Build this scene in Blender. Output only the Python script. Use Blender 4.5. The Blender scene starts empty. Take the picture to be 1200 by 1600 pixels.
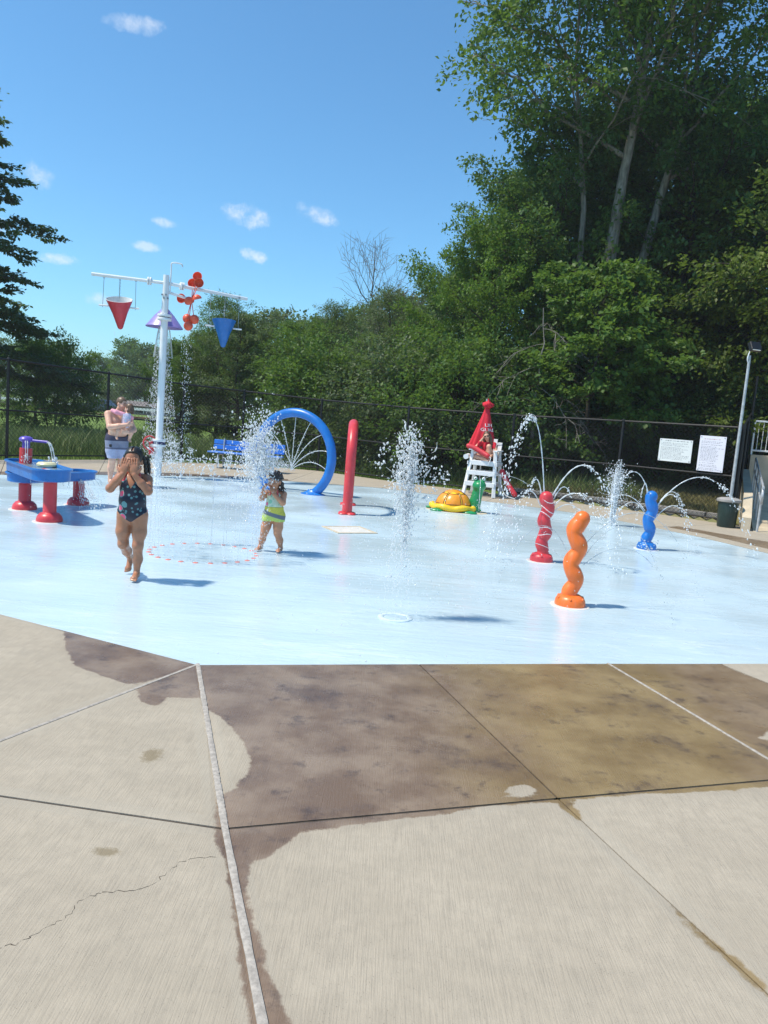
import bpy, math, random
import numpy as np
from mathutils import Vector, Matrix, Euler
random.seed(7)
RNG = np.random.default_rng(7)
C = bpy.context.scene.collection
SC = bpy.context.scene
R = math.radians

# ---------------------------------------------------------------- camera
cam_d = bpy.data.cameras.new('camera')
cam = bpy.data.objects.new('camera', cam_d)
C.objects.link(cam)
PITCH, ROLL = R(6.868), R(4.6)
fwd = Vector((0, math.cos(PITCH), -math.sin(PITCH)))
upv = Vector((0, math.sin(PITCH), math.cos(PITCH)))
rgt = Vector((1, 0, 0))
cx = rgt * math.cos(ROLL) + upv * math.sin(ROLL)
cy = -rgt * math.sin(ROLL) + upv * math.cos(ROLL)
cz = -fwd
M = Matrix((cx, cy, cz)).transposed().to_4x4()
M.translation = Vector((0, 0, 1.7))
cam.matrix_world = M
cam_d.sensor_fit = 'VERTICAL'
cam_d.sensor_height = 24.0
cam_d.sensor_width = 18.0
cam_d.lens = 18.0
cam_d.clip_start = 0.05
cam_d.clip_end = 3000
SC.camera = cam

# ---------------------------------------------------------------- sky and sun
SUN_ELEV, SUN_AZ = R(60), R(-104)          # azimuth from +Y, clockwise
sun_dir = Vector((math.sin(SUN_AZ) * math.cos(SUN_ELEV), math.cos(SUN_AZ) * math.cos(SUN_ELEV), math.sin(SUN_ELEV)))
W = bpy.data.worlds.new('World')
SC.world = W
W.use_nodes = True
wn, wl = W.node_tree.nodes, W.node_tree.links
wn.clear()
w_out = wn.new('ShaderNodeOutputWorld')
w_bg = wn.new('ShaderNodeBackground')
w_bg.inputs['Strength'].default_value = 0.13
w_sky = wn.new('ShaderNodeTexSky')
w_sky.sky_type = 'NISHITA'
w_sky.sun_disc = False
w_sky.sun_elevation = SUN_ELEV
w_sky.sun_rotation = SUN_AZ
w_sky.altitude = 200
w_sky.air_density = 1.0
w_sky.dust_density = 0.6
w_sky.ozone_density = 6.0
w_co = wn.new('ShaderNodeTexCoord')
def wmath(op, a, b=None, c=None, clamp=False):
    n = wn.new('ShaderNodeMath'); n.operation = op; n.use_clamp = clamp
    for i, v in enumerate((a, b, c)):
        if v is None: continue
        if isinstance(v, (int, float)): n.inputs[i].default_value = v
        else: wl.new(v, n.inputs[i])
    return n.outputs[0]
# scattered small fair-weather clouds: ellipse puffs by direction, edges broken by noise
w_sep = wn.new('ShaderNodeSeparateXYZ'); wl.new(w_co.outputs['Generated'], w_sep.inputs[0])
az = wmath('ARCTAN2', w_sep.outputs[0], w_sep.outputs[1])
el = wmath('ARCSINE', w_sep.outputs[2])
w_nz = wn.new('ShaderNodeTexNoise'); w_nz.inputs['Scale'].default_value = 34; w_nz.inputs['Detail'].default_value = 9
w_nz.inputs['Roughness'].default_value = 0.68
wl.new(w_co.outputs['Generated'], w_nz.inputs['Vector'])
nz = wmath('MULTIPLY', wmath('SUBTRACT', w_nz.outputs['Fac'], 0.54), 4.0)
CLOUDS = [(-0.2006, 0.2315, 0.03, 0.015, 1, -0.12), (-0.1122, 0.2401, 0.031, 0.0105, 0.8, -0.17), (-0.1857, 0.1856, 0.0155, 0.0085, 1, -0.13), (-0.2944, 0.2096, 0.0145, 0.006, 0.8, -0.04), (-0.3123, 0.1799, 0.018, 0.0065, 0.75, 0), (-0.411, 0.1533, 0.029, 0.0065, 0.85, 0.05), (-0.3348, 0.4036, 0.03, 0.01, 0.6, 0.04), (-0.4384, 0.2383, 0.0175, 0.0145, 0.7, -0.3), (-0.366, 0.1138, 0.016, 0.009, 0.75, 0), (0.4071, 0.3367, 0.014, 0.015, 0.7, -0.5), (-0.4762, 0.18, 0.017, 0.0105, 0.8, 0.1), (-0.3935, 0.0251, 0.016, 0.017, 1, -0.2), (-1.739, 0.558, 0.034, 0.015, 0.84, 0.16), (1.773, 0.598, 0.034, 0.018, 0.79, 0.06), (-1.513, 0.471, 0.04, 0.009, 0.9, 0.04), (-3.022, 0.336, 0.042, 0.019, 0.89, 0.17), (-1.098, 0.582, 0.024, 0.012, 0.61, -0.0), (-1.42, 0.311, 0.045, 0.015, 0.81, -0.04), (1.181, 0.528, 0.05, 0.016, 0.67, 0.14), (3.012, 0.457, 0.026, 0.018, 0.83, -0.09), (-0.965, 0.144, 0.044, 0.013, 0.66, -0.08), (2.522, 0.402, 0.043, 0.013, 0.83, 0.02), (2.905, 0.599, 0.029, 0.009, 0.84, -0.19), (-2.08, 0.178, 0.021, 0.018, 0.73, 0.18), (-2.156, 0.535, 0.032, 0.018, 0.87, -0.16), (-1.071, 0.316, 0.042, 0.011, 0.72, 0.19)]
acc = None
for (a0, e0, ra, re, amp, tilt) in CLOUDS:
    da = wmath('SUBTRACT', az, a0); de = wmath('SUBTRACT', wmath('SUBTRACT', el, e0), wmath('MULTIPLY', da, tilt))
    q = wmath('ADD', wmath('POWER', wmath('ABSOLUTE', wmath('DIVIDE', da, ra)), 2.0), wmath('POWER', wmath('ABSOLUTE', wmath('DIVIDE', de, re)), 2.0))
    m = wmath('MULTIPLY', wmath('POWER', wmath('SUBTRACT', 0.95, wmath('SUBTRACT', wmath('MULTIPLY', q, .75), nz), clamp=True), 1.4), amp * .66)
    acc = m if acc is None else wmath('MAXIMUM', acc, m)
w_mix = wn.new('ShaderNodeMixRGB')
w_mix.inputs[2].default_value = (5.2, 5.5, 5.9, 1)
wl.new(acc, w_mix.inputs[0])
w_tint = wn.new('ShaderNodeMixRGB'); w_tint.blend_type = 'MULTIPLY'; w_tint.inputs[0].default_value = 1.0
w_tint.inputs[2].default_value = (.66, .985, 1.02, 1)
wl.new(w_sky.outputs[0], w_tint.inputs[1]); wl.new(w_tint.outputs[0], w_mix.inputs[1])
wl.new(w_mix.outputs[0], w_bg.inputs['Color']); wl.new(w_bg.outputs[0], w_out.inputs['Surface'])

sd = bpy.data.lights.new('sun', 'SUN'); sd.energy = 3.55; sd.angle = R(3.0); sd.color = (1.0, 0.91, 0.77)
so = bpy.data.objects.new('sun', sd); C.objects.link(so)
so.rotation_euler = sun_dir.to_track_quat('Z', 'Y').to_euler()

SC.view_settings.view_transform = 'Standard'
SC.view_settings.look = 'None'
SC.view_settings.exposure = 0.57
SC.view_settings.gamma = 1.0
SC.view_settings.use_curve_mapping = False
SC.cycles.max_bounces = 7
SC.cycles.diffuse_bounces = 3
SC.cycles.glossy_bounces = 3
SC.cycles.transmission_bounces = 5
SC.cycles.transparent_max_bounces = 14
SC.cycles.caustics_reflective = False
SC.cycles.caustics_refractive = False
SC.cycles.use_denoising = True

# ---------------------------------------------------------------- materials
MATS = {}
class NT:
    """tiny node-tree writer"""
    def __init__(s, name):
        s.m = bpy.data.materials.new(name); s.m.use_nodes = True
        s.n, s.l = s.m.node_tree.nodes, s.m.node_tree.links
        s.p = s.n['Principled BSDF']; s.out = s.n['Material Output']
        MATS[name] = s.m
    def node(s, t, **kw):
        n = s.n.new(t)
        for k, v in kw.items(): setattr(n, k, v)
        return n
    def put(s, sock, v):
        if v is None: return
        if hasattr(v, 'is_linked') or hasattr(v, 'links'): s.l.new(v, sock)
        elif isinstance(v, (tuple, list)) and len(v) == 3 and len(sock.default_value) == 4: sock.default_value = (*v, 1)
        else: sock.default_value = v
    def math(s, op, a, b=None, c=None, clamp=False):
        n = s.node('ShaderNodeMath', operation=op, use_clamp=clamp)
        for i, v in enumerate((a, b, c)):
            if v is not None: s.put(n.inputs[i], v)
        return n.outputs[0]
    def mix(s, f, a, b, mode='MIX'):
        n = s.node('ShaderNodeMixRGB', blend_type=mode)
        s.put(n.inputs[0], f); s.put(n.inputs[1], a); s.put(n.inputs[2], b)
        return n.outputs[0]
    def co(s, which='Object', scale=None, rot=None):
        t = s.node('ShaderNodeTexCoord').outputs[which]
        if scale is None and rot is None: return t
        mp = s.node('ShaderNodeMapping')
        if scale: mp.inputs['Scale'].default_value = scale
        if rot: mp.inputs['Rotation'].default_value = rot
        s.l.new(t, mp.inputs['Vector']); return mp.outputs[0]
    def noise(s, scale, detail=3, rough=.55, vec=None, dist=0):
        n = s.node('ShaderNodeTexNoise'); s.put(n.inputs['Scale'], scale); s.put(n.inputs['Detail'], detail)
        s.put(n.inputs['Roughness'], rough); s.put(n.inputs['Distortion'], dist)
        s.l.new(vec if vec is not None else s.co(), n.inputs['Vector'])
        return n.outputs['Fac']
    def vor(s, scale, vec=None, out='Distance', feature='F1'):
        n = s.node('ShaderNodeTexVoronoi', feature=feature); s.put(n.inputs['Scale'], scale)
        s.l.new(vec if vec is not None else s.co(), n.inputs['Vector'])
        return n.outputs[out]
    def ramp(s, f, lo, hi, smooth=True):
        n = s.node('ShaderNodeMapRange'); n.interpolation_type = 'SMOOTHSTEP' if smooth else 'LINEAR'
        s.put(n.inputs[0], f); s.put(n.inputs[1], lo); s.put(n.inputs[2], hi)
        return n.outputs[0]
    def attr(s, name, out='Fac'):
        return s.node('ShaderNodeAttribute', attribute_name=name).outputs[out]
    def bump(s, h, strength=.3, dist=.01):
        n = s.node('ShaderNodeBump'); s.put(n.inputs['Strength'], strength); s.put(n.inputs['Distance'], dist)
        s.put(n.inputs['Height'], h); s.l.new(n.outputs[0], s.p.inputs['Normal']); return n
    def set(s, base=None, rough=None, spec=None, metal=None, coat=None, **kw):
        for k, v in (('Base Color', base), ('Roughness', rough), ('Specular IOR Level', spec), ('Metallic', metal), ('Coat Weight', coat)):
            if v is not None: s.put(s.p.inputs[k], v)
        for k, v in kw.items(): s.put(s.p.inputs[k.replace('_', ' ')], v)
        return s.m

def simple(name, col, rough=.5, spec=.5, metal=0, var=.18, vscale=6, bump=.0, bscale=60, coat=0):
    t = NT(name)
    f = t.noise(vscale, 4, .6)
    c = t.mix(t.ramp(f, .3, .7), tuple(x * (1 - var) for x in col), tuple(min(1, x * (1 + var * .6)) for x in col))
    t.set(c, t.math('ADD', t.math('MULTIPLY', t.noise(vscale * 3, 3), .25), rough - .12), spec, metal, coat)
    if bump: t.bump(t.noise(bscale, 3), bump, .01)
    return t.m

# ---------------------------------------------------------------- mesh helpers
def link(o, parent=None, m=None, smooth=False):
    C.objects.link(o)
    if parent is not None: o.parent = parent
    return o
def np_mesh(name, V, F, m=None, smooth=False, attrs=None):
    """V (n,3); F list of faces or (k,3)/(k,4) int array"""
    me = bpy.data.meshes.new(name)
    V = np.asarray(V, np.float32)
    if isinstance(F, np.ndarray):
        k, w = F.shape
        me.vertices.add(len(V)); me.vertices.foreach_set('co', V.ravel())
        me.loops.add(k * w); me.loops.foreach_set('vertex_index', F.ravel().astype(np.int32))
        me.polygons.add(k); me.polygons.foreach_set('loop_start', np.arange(0, k * w, w, dtype=np.int32))
        me.update(calc_edges=True)
    else:
        me.from_pydata([tuple(map(float, v)) for v in V], [], F); me.update()
    for an, (dom, arr) in (attrs or {}).items():
        a = me.attributes.new(an, 'FLOAT', dom); a.data.foreach_set('value', np.asarray(arr, np.float32))
    if smooth: me.polygons.foreach_set('use_smooth', np.ones(len(me.polygons), bool))
    if m is not None: me.materials.append(m if not isinstance(m, str) else MATS[m])
    return me
def ob(name, me, parent=None, loc=None, rot=None):
    o = bpy.data.objects.new(name, me); C.objects.link(o)
    if parent is not None: o.parent = parent
    if loc is not None: o.location = loc
    if rot is not None: o.rotation_euler = rot
    return o
def tag(o, label=None, cat=None, group=None, kind=None):
    if label: o['label'] = label
    if cat: o['category'] = cat
    if group: o['group'] = group
    if kind: o['kind'] = kind
    return o
def thing(name, label, cat, loc=(0, 0, 0), rz=0, group=None):
    o = bpy.data.objects.new(name, None); C.objects.link(o); o.empty_display_size = .2
    o.location = loc; o.rotation_euler = (0, 0, rz)
    return tag(o, label, cat, group)
def dup(o, parent=None, depth=0):
    c = o.copy(); C.objects.link(c)
    if parent is not None: c.parent = parent
    for ch in list(o.children): dup(ch, c)
    return c

def frame_of(d):
    d = Vector(d).normalized()
    a = Vector((0, 0, 1)) if abs(d.z) < .9 else Vector((1, 0, 0))
    u = d.cross(a).normalized(); v = d.cross(u).normalized()
    return u, v
class MB:
    def __init__(s): s.V = []; s.F = []
    def add(s, V, F):
        b = len(s.V); s.V.extend([tuple(v) for v in V]); s.F.extend([tuple(i + b for i in f) for f in F]); return s
    def box(s, c, d, rot=None, bev=0):
        x, y, z = d[0] / 2, d[1] / 2, d[2] / 2
        if bev:
            b = bev; pts = []
            V = []
            idx = {}
            for sx in (-1, 1):
                for sy in (-1, 1):
                    for sz in (-1, 1):
                        for ax in range(3):
                            p = [sx * (x - b), sy * (y - b), sz * (z - b)]
                            p[ax] = (sx * x, sy * y, sz * z)[ax]
                            idx[sx, sy, sz, ax] = len(V); V.append(Vector(p))
            F = []
            for sx in (-1, 1): F.append([idx[sx, a, c2, 0] for a, c2 in ((-1, -1), (1, -1), (1, 1), (-1, 1))][::sx])
            for sy in (-1, 1): F.append([idx[a, sy, c2, 1] for a, c2 in ((-1, -1), (1, -1), (1, 1), (-1, 1))][::-sy])
            for sz in (-1, 1): F.append([idx[a, c2, sz, 2] for a, c2 in ((-1, -1), (1, -1), (1, 1), (-1, 1))][::sz])
            for a in (-1, 1):
                for b2 in (-1, 1):
                    F.append([idx[a, b2, -1, 0], idx[a, b2, 1, 0], idx[a, b2, 1, 1], idx[a, b2, -1, 1]][::a * b2])
                    F.append([idx[a, -1, b2, 0], idx[a, 1, b2, 0], idx[a, 1, b2, 2], idx[a, -1, b2, 2]][::-a * b2])
                    F.append([idx[-1, a, b2, 1], idx[1, a, b2, 1], idx[1, a, b2, 2], idx[-1, a, b2, 2]][::a * b2])
                    for c2 in (-1, 1):
                        F.append([idx[a, b2, c2, 0], idx[a, b2, c2, 1], idx[a, b2, c2, 2]][::a * b2 * c2])
        else:
            V = [Vector((i * x, j * y, k * z)) for i in (-1, 1) for j in (-1, 1) for k in (-1, 1)]
            F = [(0, 1, 3, 2), (4, 6, 7, 5), (0, 4, 5, 1), (2, 3, 7, 6), (0, 2, 6, 4), (1, 5, 7, 3)]
        if rot is not None:
            m = rot if isinstance(rot, Matrix) else Euler(rot).to_matrix()
            V = [m @ v for v in V]
        return s.add([v + Vector(c) for v in V], F)
    def bar(s, a, b, w, h=None, bev=0, upv=(0, 0, 1)):
        a, b = Vector(a), Vector(b); h = h or w
        d = (b - a); L = d.length; d.normalize()
        u = Vector(upv)
        if abs(d.dot(u)) > .98: u = Vector((0, 1, 0))
        sde = d.cross(u).normalized(); u = sde.cross(d).normalized()
        m = Matrix((d, sde, u)).transposed()
        return s.box((a + b) / 2, (L, w, h), m, bev)
    def tube(s, P, r, n=12, caps=True, closed=False):
        P = [Vector(p) for p in P]; k = len(P)
        rr = [r] * k if not hasattr(r, '__len__') else r
        T = []
        for i in range(k):
            a = P[i - 1] if (i > 0 or closed) else P[i]; b = P[(i + 1) % k] if (i < k - 1 or closed) else P[i]
            T.append((b - a).normalized())
        u, v = frame_of(T[0]); V = []; b0 = len(s.V)
        for i in range(k):
            u = (u - T[i] * u.dot(T[i])).normalized(); v = T[i].cross(u)
            for j in range(n):
                a = 2 * math.pi * j / n
                V.append(P[i] + (u * math.cos(a) + v * math.sin(a)) * rr[i])
        F = []
        for i in range(k if closed else k - 1):
            for j in range(n):
                a, b = i * n + j, i * n + (j + 1) % n; c, d = ((i + 1) % k) * n + j, ((i + 1) % k) * n + (j + 1) % n
                F.append((a, b, d, c))
        if caps and not closed:
            F.append(tuple(range(n - 1, -1, -1))); F.append(tuple((k - 1) * n + j for j in range(n)))
        return s.add(V, F)
    def lathe(s, prof, c=(0, 0, 0), n=24, axis=(0, 0, 1), scale=(1, 1), cap=True):
        c = Vector(c); ax = Vector(axis).normalized()
        if ax.z > .999: u, v = Vector((1, 0, 0)), Vector((0, 1, 0))
        else: u, v = frame_of(ax); v = ax.cross(u)
        V = []
        for r, z in prof:
            for j in range(n):
                a = 2 * math.pi * j / n
                V.append(c + u * math.cos(a) * r * scale[0] + v * math.sin(a) * r * scale[1] + ax * z)
        F = []
        for i in range(len(prof) - 1):
            for j in range(n):
                F.append((i * n + j, i * n + (j + 1) % n, (i + 1) * n + (j + 1) % n, (i + 1) * n + j))
        if cap:
            if prof[0][0] > 1e-5: F.append(tuple(range(n - 1, -1, -1)))
            if prof[-1][0] > 1e-5: F.append(tuple((len(prof) - 1) * n + j for j in range(n)))
        return s.add(V, F)
    def sphere(s, c, r, n=16, m=10, sc=(1, 1, 1)):
        prof = [(max(1e-4, math.sin(math.pi * i / m)) , -math.cos(math.pi * i / m)) for i in range(m + 1)]
        t = MB().lathe(prof, n=n, cap=False)
        return s.add([Vector((v[0] * r * sc[0], v[1] * r * sc[1], v[2] * r * sc[2])) + Vector(c) for v in t.V], t.F)
    def prism(s, poly, z0, z1):
        n = len(poly)
        V = [(x, y, z0) for x, y in poly] + [(x, y, z1) for x, y in poly]
        F = [tuple(range(n - 1, -1, -1)), tuple(range(n, 2 * n))] + [(i, (i + 1) % n, n + (i + 1) % n, n + i) for i in range(n)]
        return s.add(V, F)
    def build(s, name, m, parent=None, smooth=True, loc=None, rot=None, angle=40):
        me = np_mesh(name, np.array(s.V, np.float32), s.F, m)
        if smooth:
            me.polygons.foreach_set('use_smooth', np.ones(len(me.polygons), bool))
            try: me.set_sharp_from_angle(angle=R(angle))
            except Exception: pass
        return ob(name, me, parent, loc, rot)
def spline(P, n=8):
    P = [np.array(p, float) for p in P]; out = []
    for i in range(len(P) - 1):
        a, b = P[i], P[i + 1]; p0 = P[i - 1] if i else 2 * a - b; p3 = P[i + 2] if i + 2 < len(P) else 2 * b - a
        for k in range(n):
            t = k / n
            out.append(.5 * ((2 * a) + (-p0 + b) * t + (2 * p0 - 5 * a + 4 * b - p3) * t * t + (-p0 + 3 * a - 3 * b + p3) * t ** 3))
    out.append(P[-1]); return out

# ---------------------------------------------------------------- signed-distance bodies turned into one skin
class SDF:
    def __init__(s, lo, hi, h):
        s.lo = np.array(lo, np.float32); s.h = h
        s.n = np.ceil((np.array(hi) - lo) / h).astype(int) + 1
        s.ax = [s.lo[i] + np.arange(s.n[i], dtype=np.float32) * h for i in range(3)]
        s.F = np.full(s.n, .3, np.float32)
    def sub(s, lo, hi):
        sl = []
        for i in range(3):
            a = max(0, int((lo[i] - s.lo[i]) / s.h)); b = min(s.n[i], int((hi[i] - s.lo[i]) / s.h) + 2)
            if b <= a: return None
            sl.append(slice(a, b))
        X, Y, Z = np.meshgrid(*[s.ax[i][sl[i]] for i in range(3)], indexing='ij', sparse=True)
        return tuple(sl), X, Y, Z
    def comb(s, sl, d, k, op):
        f = s.F[sl]
        if op == 'u':
            h = np.clip(.5 + .5 * (f - d) / k, 0, 1); s.F[sl] = f * (1 - h) + d * h - k * h * (1 - h)
        else:
            d = -d; h = np.clip(.5 - .5 * (f - d) / k, 0, 1); s.F[sl] = f * (1 - h) + d * h + k * h * (1 - h)
    def cone(s, a, b, ra, rb, k=.02, op='u'):
        a = np.array(a, np.float32); b = np.array(b, np.float32); m = max(ra, rb) + k + 2 * s.h
        g = s.sub(np.minimum(a, b) - m, np.maximum(a, b) + m)
        if g is None: return s
        sl, X, Y, Z = g; d = b - a; L2 = float(d @ d) + 1e-9
        t = np.clip(((X - a[0]) * d[0] + (Y - a[1]) * d[1] + (Z - a[2]) * d[2]) / L2, 0, 1)
        q = np.sqrt((X - a[0] - t * d[0]) ** 2 + (Y - a[1] - t * d[1]) ** 2 + (Z - a[2] - t * d[2]) ** 2) - (ra + (rb - ra) * t)
        s.comb(sl, q, k, op); return s
    def chain(s, P, r, k=.02):
        for i in range(len(P) - 1): s.cone(P[i], P[i + 1], r[i], r[i + 1], k)
        return s
    def ell(s, c, r, k=.02, rot=None, op='u'):
        c = np.array(c, np.float32); m = max(r) + k + 2 * s.h
        g = s.sub(c - m, c + m)
        if g is None: return s
        sl, X, Y, Z = g; x, y, z = X - c[0], Y - c[1], Z - c[2]
        if rot is not None:
            A = np.array(rot, np.float32).T
            x, y, z = A[0, 0] * x + A[0, 1] * y + A[0, 2] * z, A[1, 0] * x + A[1, 1] * y + A[1, 2] * z, A[2, 0] * x + A[2, 1] * y + A[2, 2] * z
        k0 = np.sqrt((x / r[0]) ** 2 + (y / r[1]) ** 2 + (z / r[2]) ** 2) + 1e-6
        k1 = np.sqrt((x / r[0] ** 2) ** 2 + (y / r[1] ** 2) ** 2 + (z / r[2] ** 2) ** 2) + 1e-6
        s.comb(sl, k0 * (k0 - 1) / k1, k, op); return s
    def grid(s): return np.meshgrid(*s.ax, indexing='ij', sparse=True)
    def mesh(s, name, m=None, F=None, smooth=True):
        F = s.F if F is None else F
        S = F < 0; n = F.shape
        cnt = np.zeros([k - 1 for k in n], np.int8)
        for i in (0, 1):
            for j in (0, 1):
                for k in (0, 1): cnt += S[i:n[0] - 1 + i, j:n[1] - 1 + j, k:n[2] - 1 + k]
        act = (cnt > 0) & (cnt < 8); A = np.argwhere(act)
        ids = np.full(act.shape, -1, np.int64); ids[tuple(A.T)] = np.arange(len(A))
        P = np.zeros((len(A), 3)); N = np.zeros(len(A))
        corners = [(i, j, k) for i in (0, 1) for j in (0, 1) for k in (0, 1)]
        for ca in corners:
            for axs in range(3):
                if ca[axs]: continue
                cb = list(ca); cb[axs] = 1
                fa = F[A[:, 0] + ca[0], A[:, 1] + ca[1], A[:, 2] + ca[2]]; fb = F[A[:, 0] + cb[0], A[:, 1] + cb[1], A[:, 2] + cb[2]]
                x = (fa < 0) != (fb < 0); t = fa / np.where(x, fa - fb, 1)
                p = A + np.array(ca); p = p.astype(float); p[:, axs] += t
                P[x] += p[x]; N[x] += 1
        V = P / N[:, None] * s.h + s.lo
        faces = []
        for axs in range(3):
            b, c = [(1, 2), (2, 0), (0, 1)][axs]
            sa = [slice(None)] * 3; sb = [slice(None)] * 3
            sa[axs] = slice(0, n[axs] - 1); sb[axs] = slice(1, n[axs])
            for q in (b, c): sa[q] = slice(1, n[q] - 1); sb[q] = slice(1, n[q] - 1)
            fa, fb = S[tuple(sa)], S[tuple(sb)]
            for flip, msk in ((False, fa & ~fb), (True, ~fa & fb)):
                E = np.argwhere(msk)
                if not len(E): continue
                E = E.copy(); E[:, b] += 1; E[:, c] += 1
                q = []
                for db, dc in ((-1, -1), (0, -1), (0, 0), (-1, 0)):
                    e = E.copy(); e[:, b] += db; e[:, c] += dc
                    q.append(ids[e[:, 0], e[:, 1], e[:, 2]])
                Q = np.stack(q, 1)
                faces.append(Q[:, ::-1] if flip else Q)
        return np_mesh(name, V, np.concatenate(faces), m, smooth)
# ---------------------------------------------------------------- materials of the setting
def concrete_mat():
    t = NT('concrete')
    obc = t.co('Object')
    wet = t.attr('wet'); border = t.attr('border')
    n1 = t.noise(2.2, 5, .6); n2 = t.noise(14, 5, .65); n3 = t.noise(150, 2, .5); nf = t.noise(9, 6, .7)
    br = t.noise(1.0, 3, .6, t.co('Object', (190, 6, 1), (0, 0, R(-17.2))))
    dry = t.mix(t.ramp(n1, .3, .75), (.378, .328, .254), (.436, .380, .296))
    dry = t.mix(t.math('MULTIPLY', t.ramp(n2, .35, .7), .35), dry, (.30, .265, .21))
    dry = t.mix(t.math('MULTIPLY', t.ramp(br, .42, .66), .36), dry, (.25, .22, .175))
    pits = t.math('MAXIMUM', t.ramp(t.vor(70), .13, .03), t.ramp(t.vor(150), .16, .04))
    dry = t.mix(t.math('MULTIPLY', t.math('MULTIPLY', pits, t.ramp(n2, .40, .58)), .8), dry, (.12, .10, .08))
    dry = t.mix(t.math('MULTIPLY', t.ramp(border, .075, .055), .42), dry, (.385, .345, .275))
    # moss stains with a shape of their own
    sep = t.node('ShaderNodeSeparateXYZ'); t.l.new(obc, sep.inputs[0])
    for sx, sy, a, b in ((-1.02, 3.52, .055, .085), (-.935, 2.70, .06, .035)):
        q = t.math('ADD', t.math('POWER', t.math('DIVIDE', t.math('SUBTRACT', sep.outputs[0], sx), a), 2.), t.math('POWER', t.math('DIVIDE', t.math('SUBTRACT', sep.outputs[1], sy), b), 2.))
        q = t.math('ADD', q, t.math('MULTIPLY', t.math('SUBTRACT', t.noise(45, 4, .7), .5), 2.6))
        dry = t.mix(t.math('MULTIPLY', t.ramp(q, 1.25, .1), .62), dry, (.16, .12, .055))
    om = t.math('ADD', sep.outputs[0], t.math('MULTIPLY', t.math('SUBTRACT', t.noise(1.6, 4, .6), .5), 1.1))
    olive = t.math('MULTIPLY', t.ramp(om, .25, 1.05), t.math('SUBTRACT', 1.0, t.math('MULTIPLY', t.ramp(om, 1.9, 2.5), .7)))
    wa = t.mix(t.ramp(t.noise(2.6, 4, .6), .35, .68), (.165, .112, .076), (.265, .198, .142))
    wb = t.mix(t.ramp(t.noise(2.1, 4, .6), .3, .7), (.185, .128, .062), (.30, .222, .115))
    wc = t.mix(olive, wa, wb)
    wc = t.mix(t.math('MULTIPLY', t.ramp(t.noise(1.5, 6, .7), .50, .68), .55), wc, (.085, .060, .052))
    wc = t.mix(t.math('MULTIPLY', t.ramp(t.noise(6, 6, .75), .54, .70), .5), wc, (.055, .042, .040))
    wc = t.mix(t.math('MULTIPLY', t.math('MULTIPLY', pits, t.ramp(n2, .48, .62)), .7), wc, (.03, .026, .024))
    d = t.math('ADD', wet, t.math('MULTIPLY', t.math('SUBTRACT', nf, .5), .075))
    d = t.math('ADD', d, t.math('MULTIPLY', t.math('SUBTRACT', t.noise(45, 3, .6), .5), .02))
    f = t.ramp(d, .012, -.006)
    halo = t.math('MULTIPLY', t.ramp(d, .10, .0), .16)
    col = t.mix(f, t.mix(halo, dry, (.24, .20, .155)), wc)
    rgh = t.math('ADD', t.math('MULTIPLY', t.math('SUBTRACT', 1.0, f), .55), t.math('ADD', .14, t.math('MULTIPLY', t.noise(3.2, 5, .65), .34)))
    t.set(col, rgh, .36)
    h = t.math('ADD', t.math('MULTIPLY', br, .8), t.math('MULTIPLY', n3, .35))
    h = t.math('SUBTRACT', h, t.math('MULTIPLY', pits, .5))
    t.bump(h, .5, .006)
    return t.m
concrete_mat()

def pad_mat():
    t = NT('pad_paint')
    st = t.noise(1.0, 5, .6, t.co('Object', (.55, 2.2, 1), (0, 0, R(14))))
    pud = t.noise(.55, 4, .6)
    c = t.mix(t.ramp(st, .35, .7), (.50, .632, .70), (.555, .68, .74))
    c = t.mix(t.math('MULTIPLY', t.ramp(t.noise(1.0, 6, .7, t.co('Object', (.8, 7, 1), (0, 0, R(10)))), .60, .78), .34), c, (.70, .79, .83))
    c = t.mix(t.math('MULTIPLY', t.ramp(pud, .35, .6), .30), c, (.47, .625, .715))
    c = t.mix(t.math('MULTIPLY', t.ramp(t.noise(30, 4, .7), .62, .8), .18), c, (.33, .43, .50))
    rl = t.math('ABSOLUTE', t.math('SUBTRACT', t.noise(1.0, 5, .6, t.co('Object', (.45, 2.6, 1), (0, 0, R(8)))), .5))
    c = t.mix(t.math('MULTIPLY', t.math('MULTIPLY', t.ramp(rl, .016, .002), t.ramp(t.noise(.7, 3), .42, .6)), .32), c, (.74, .82, .85))
    c = t.mix(t.math('MULTIPLY', t.math('MULTIPLY', t.ramp(t.noise(3.5, 7, .75), .62, .72), t.ramp(t.noise(.9, 3), .5, .65)), .35), c, (.42, .50, .54))
    rg = t.math('ADD', .10, t.math('MULTIPLY', t.ramp(pud, .3, .72), .30))
    t.set(c, rg, .5)
    w = t.math('ADD', t.math('MULTIPLY', t.noise(1.0, 4, .6, t.co('Object', (2.2, 9, 1), (0, 0, R(12)))), 1.0), t.math('MULTIPLY', t.noise(26, 3, .6), .22))
    t.bump(w, .34, .02)
    return t.m
pad_mat()

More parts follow.
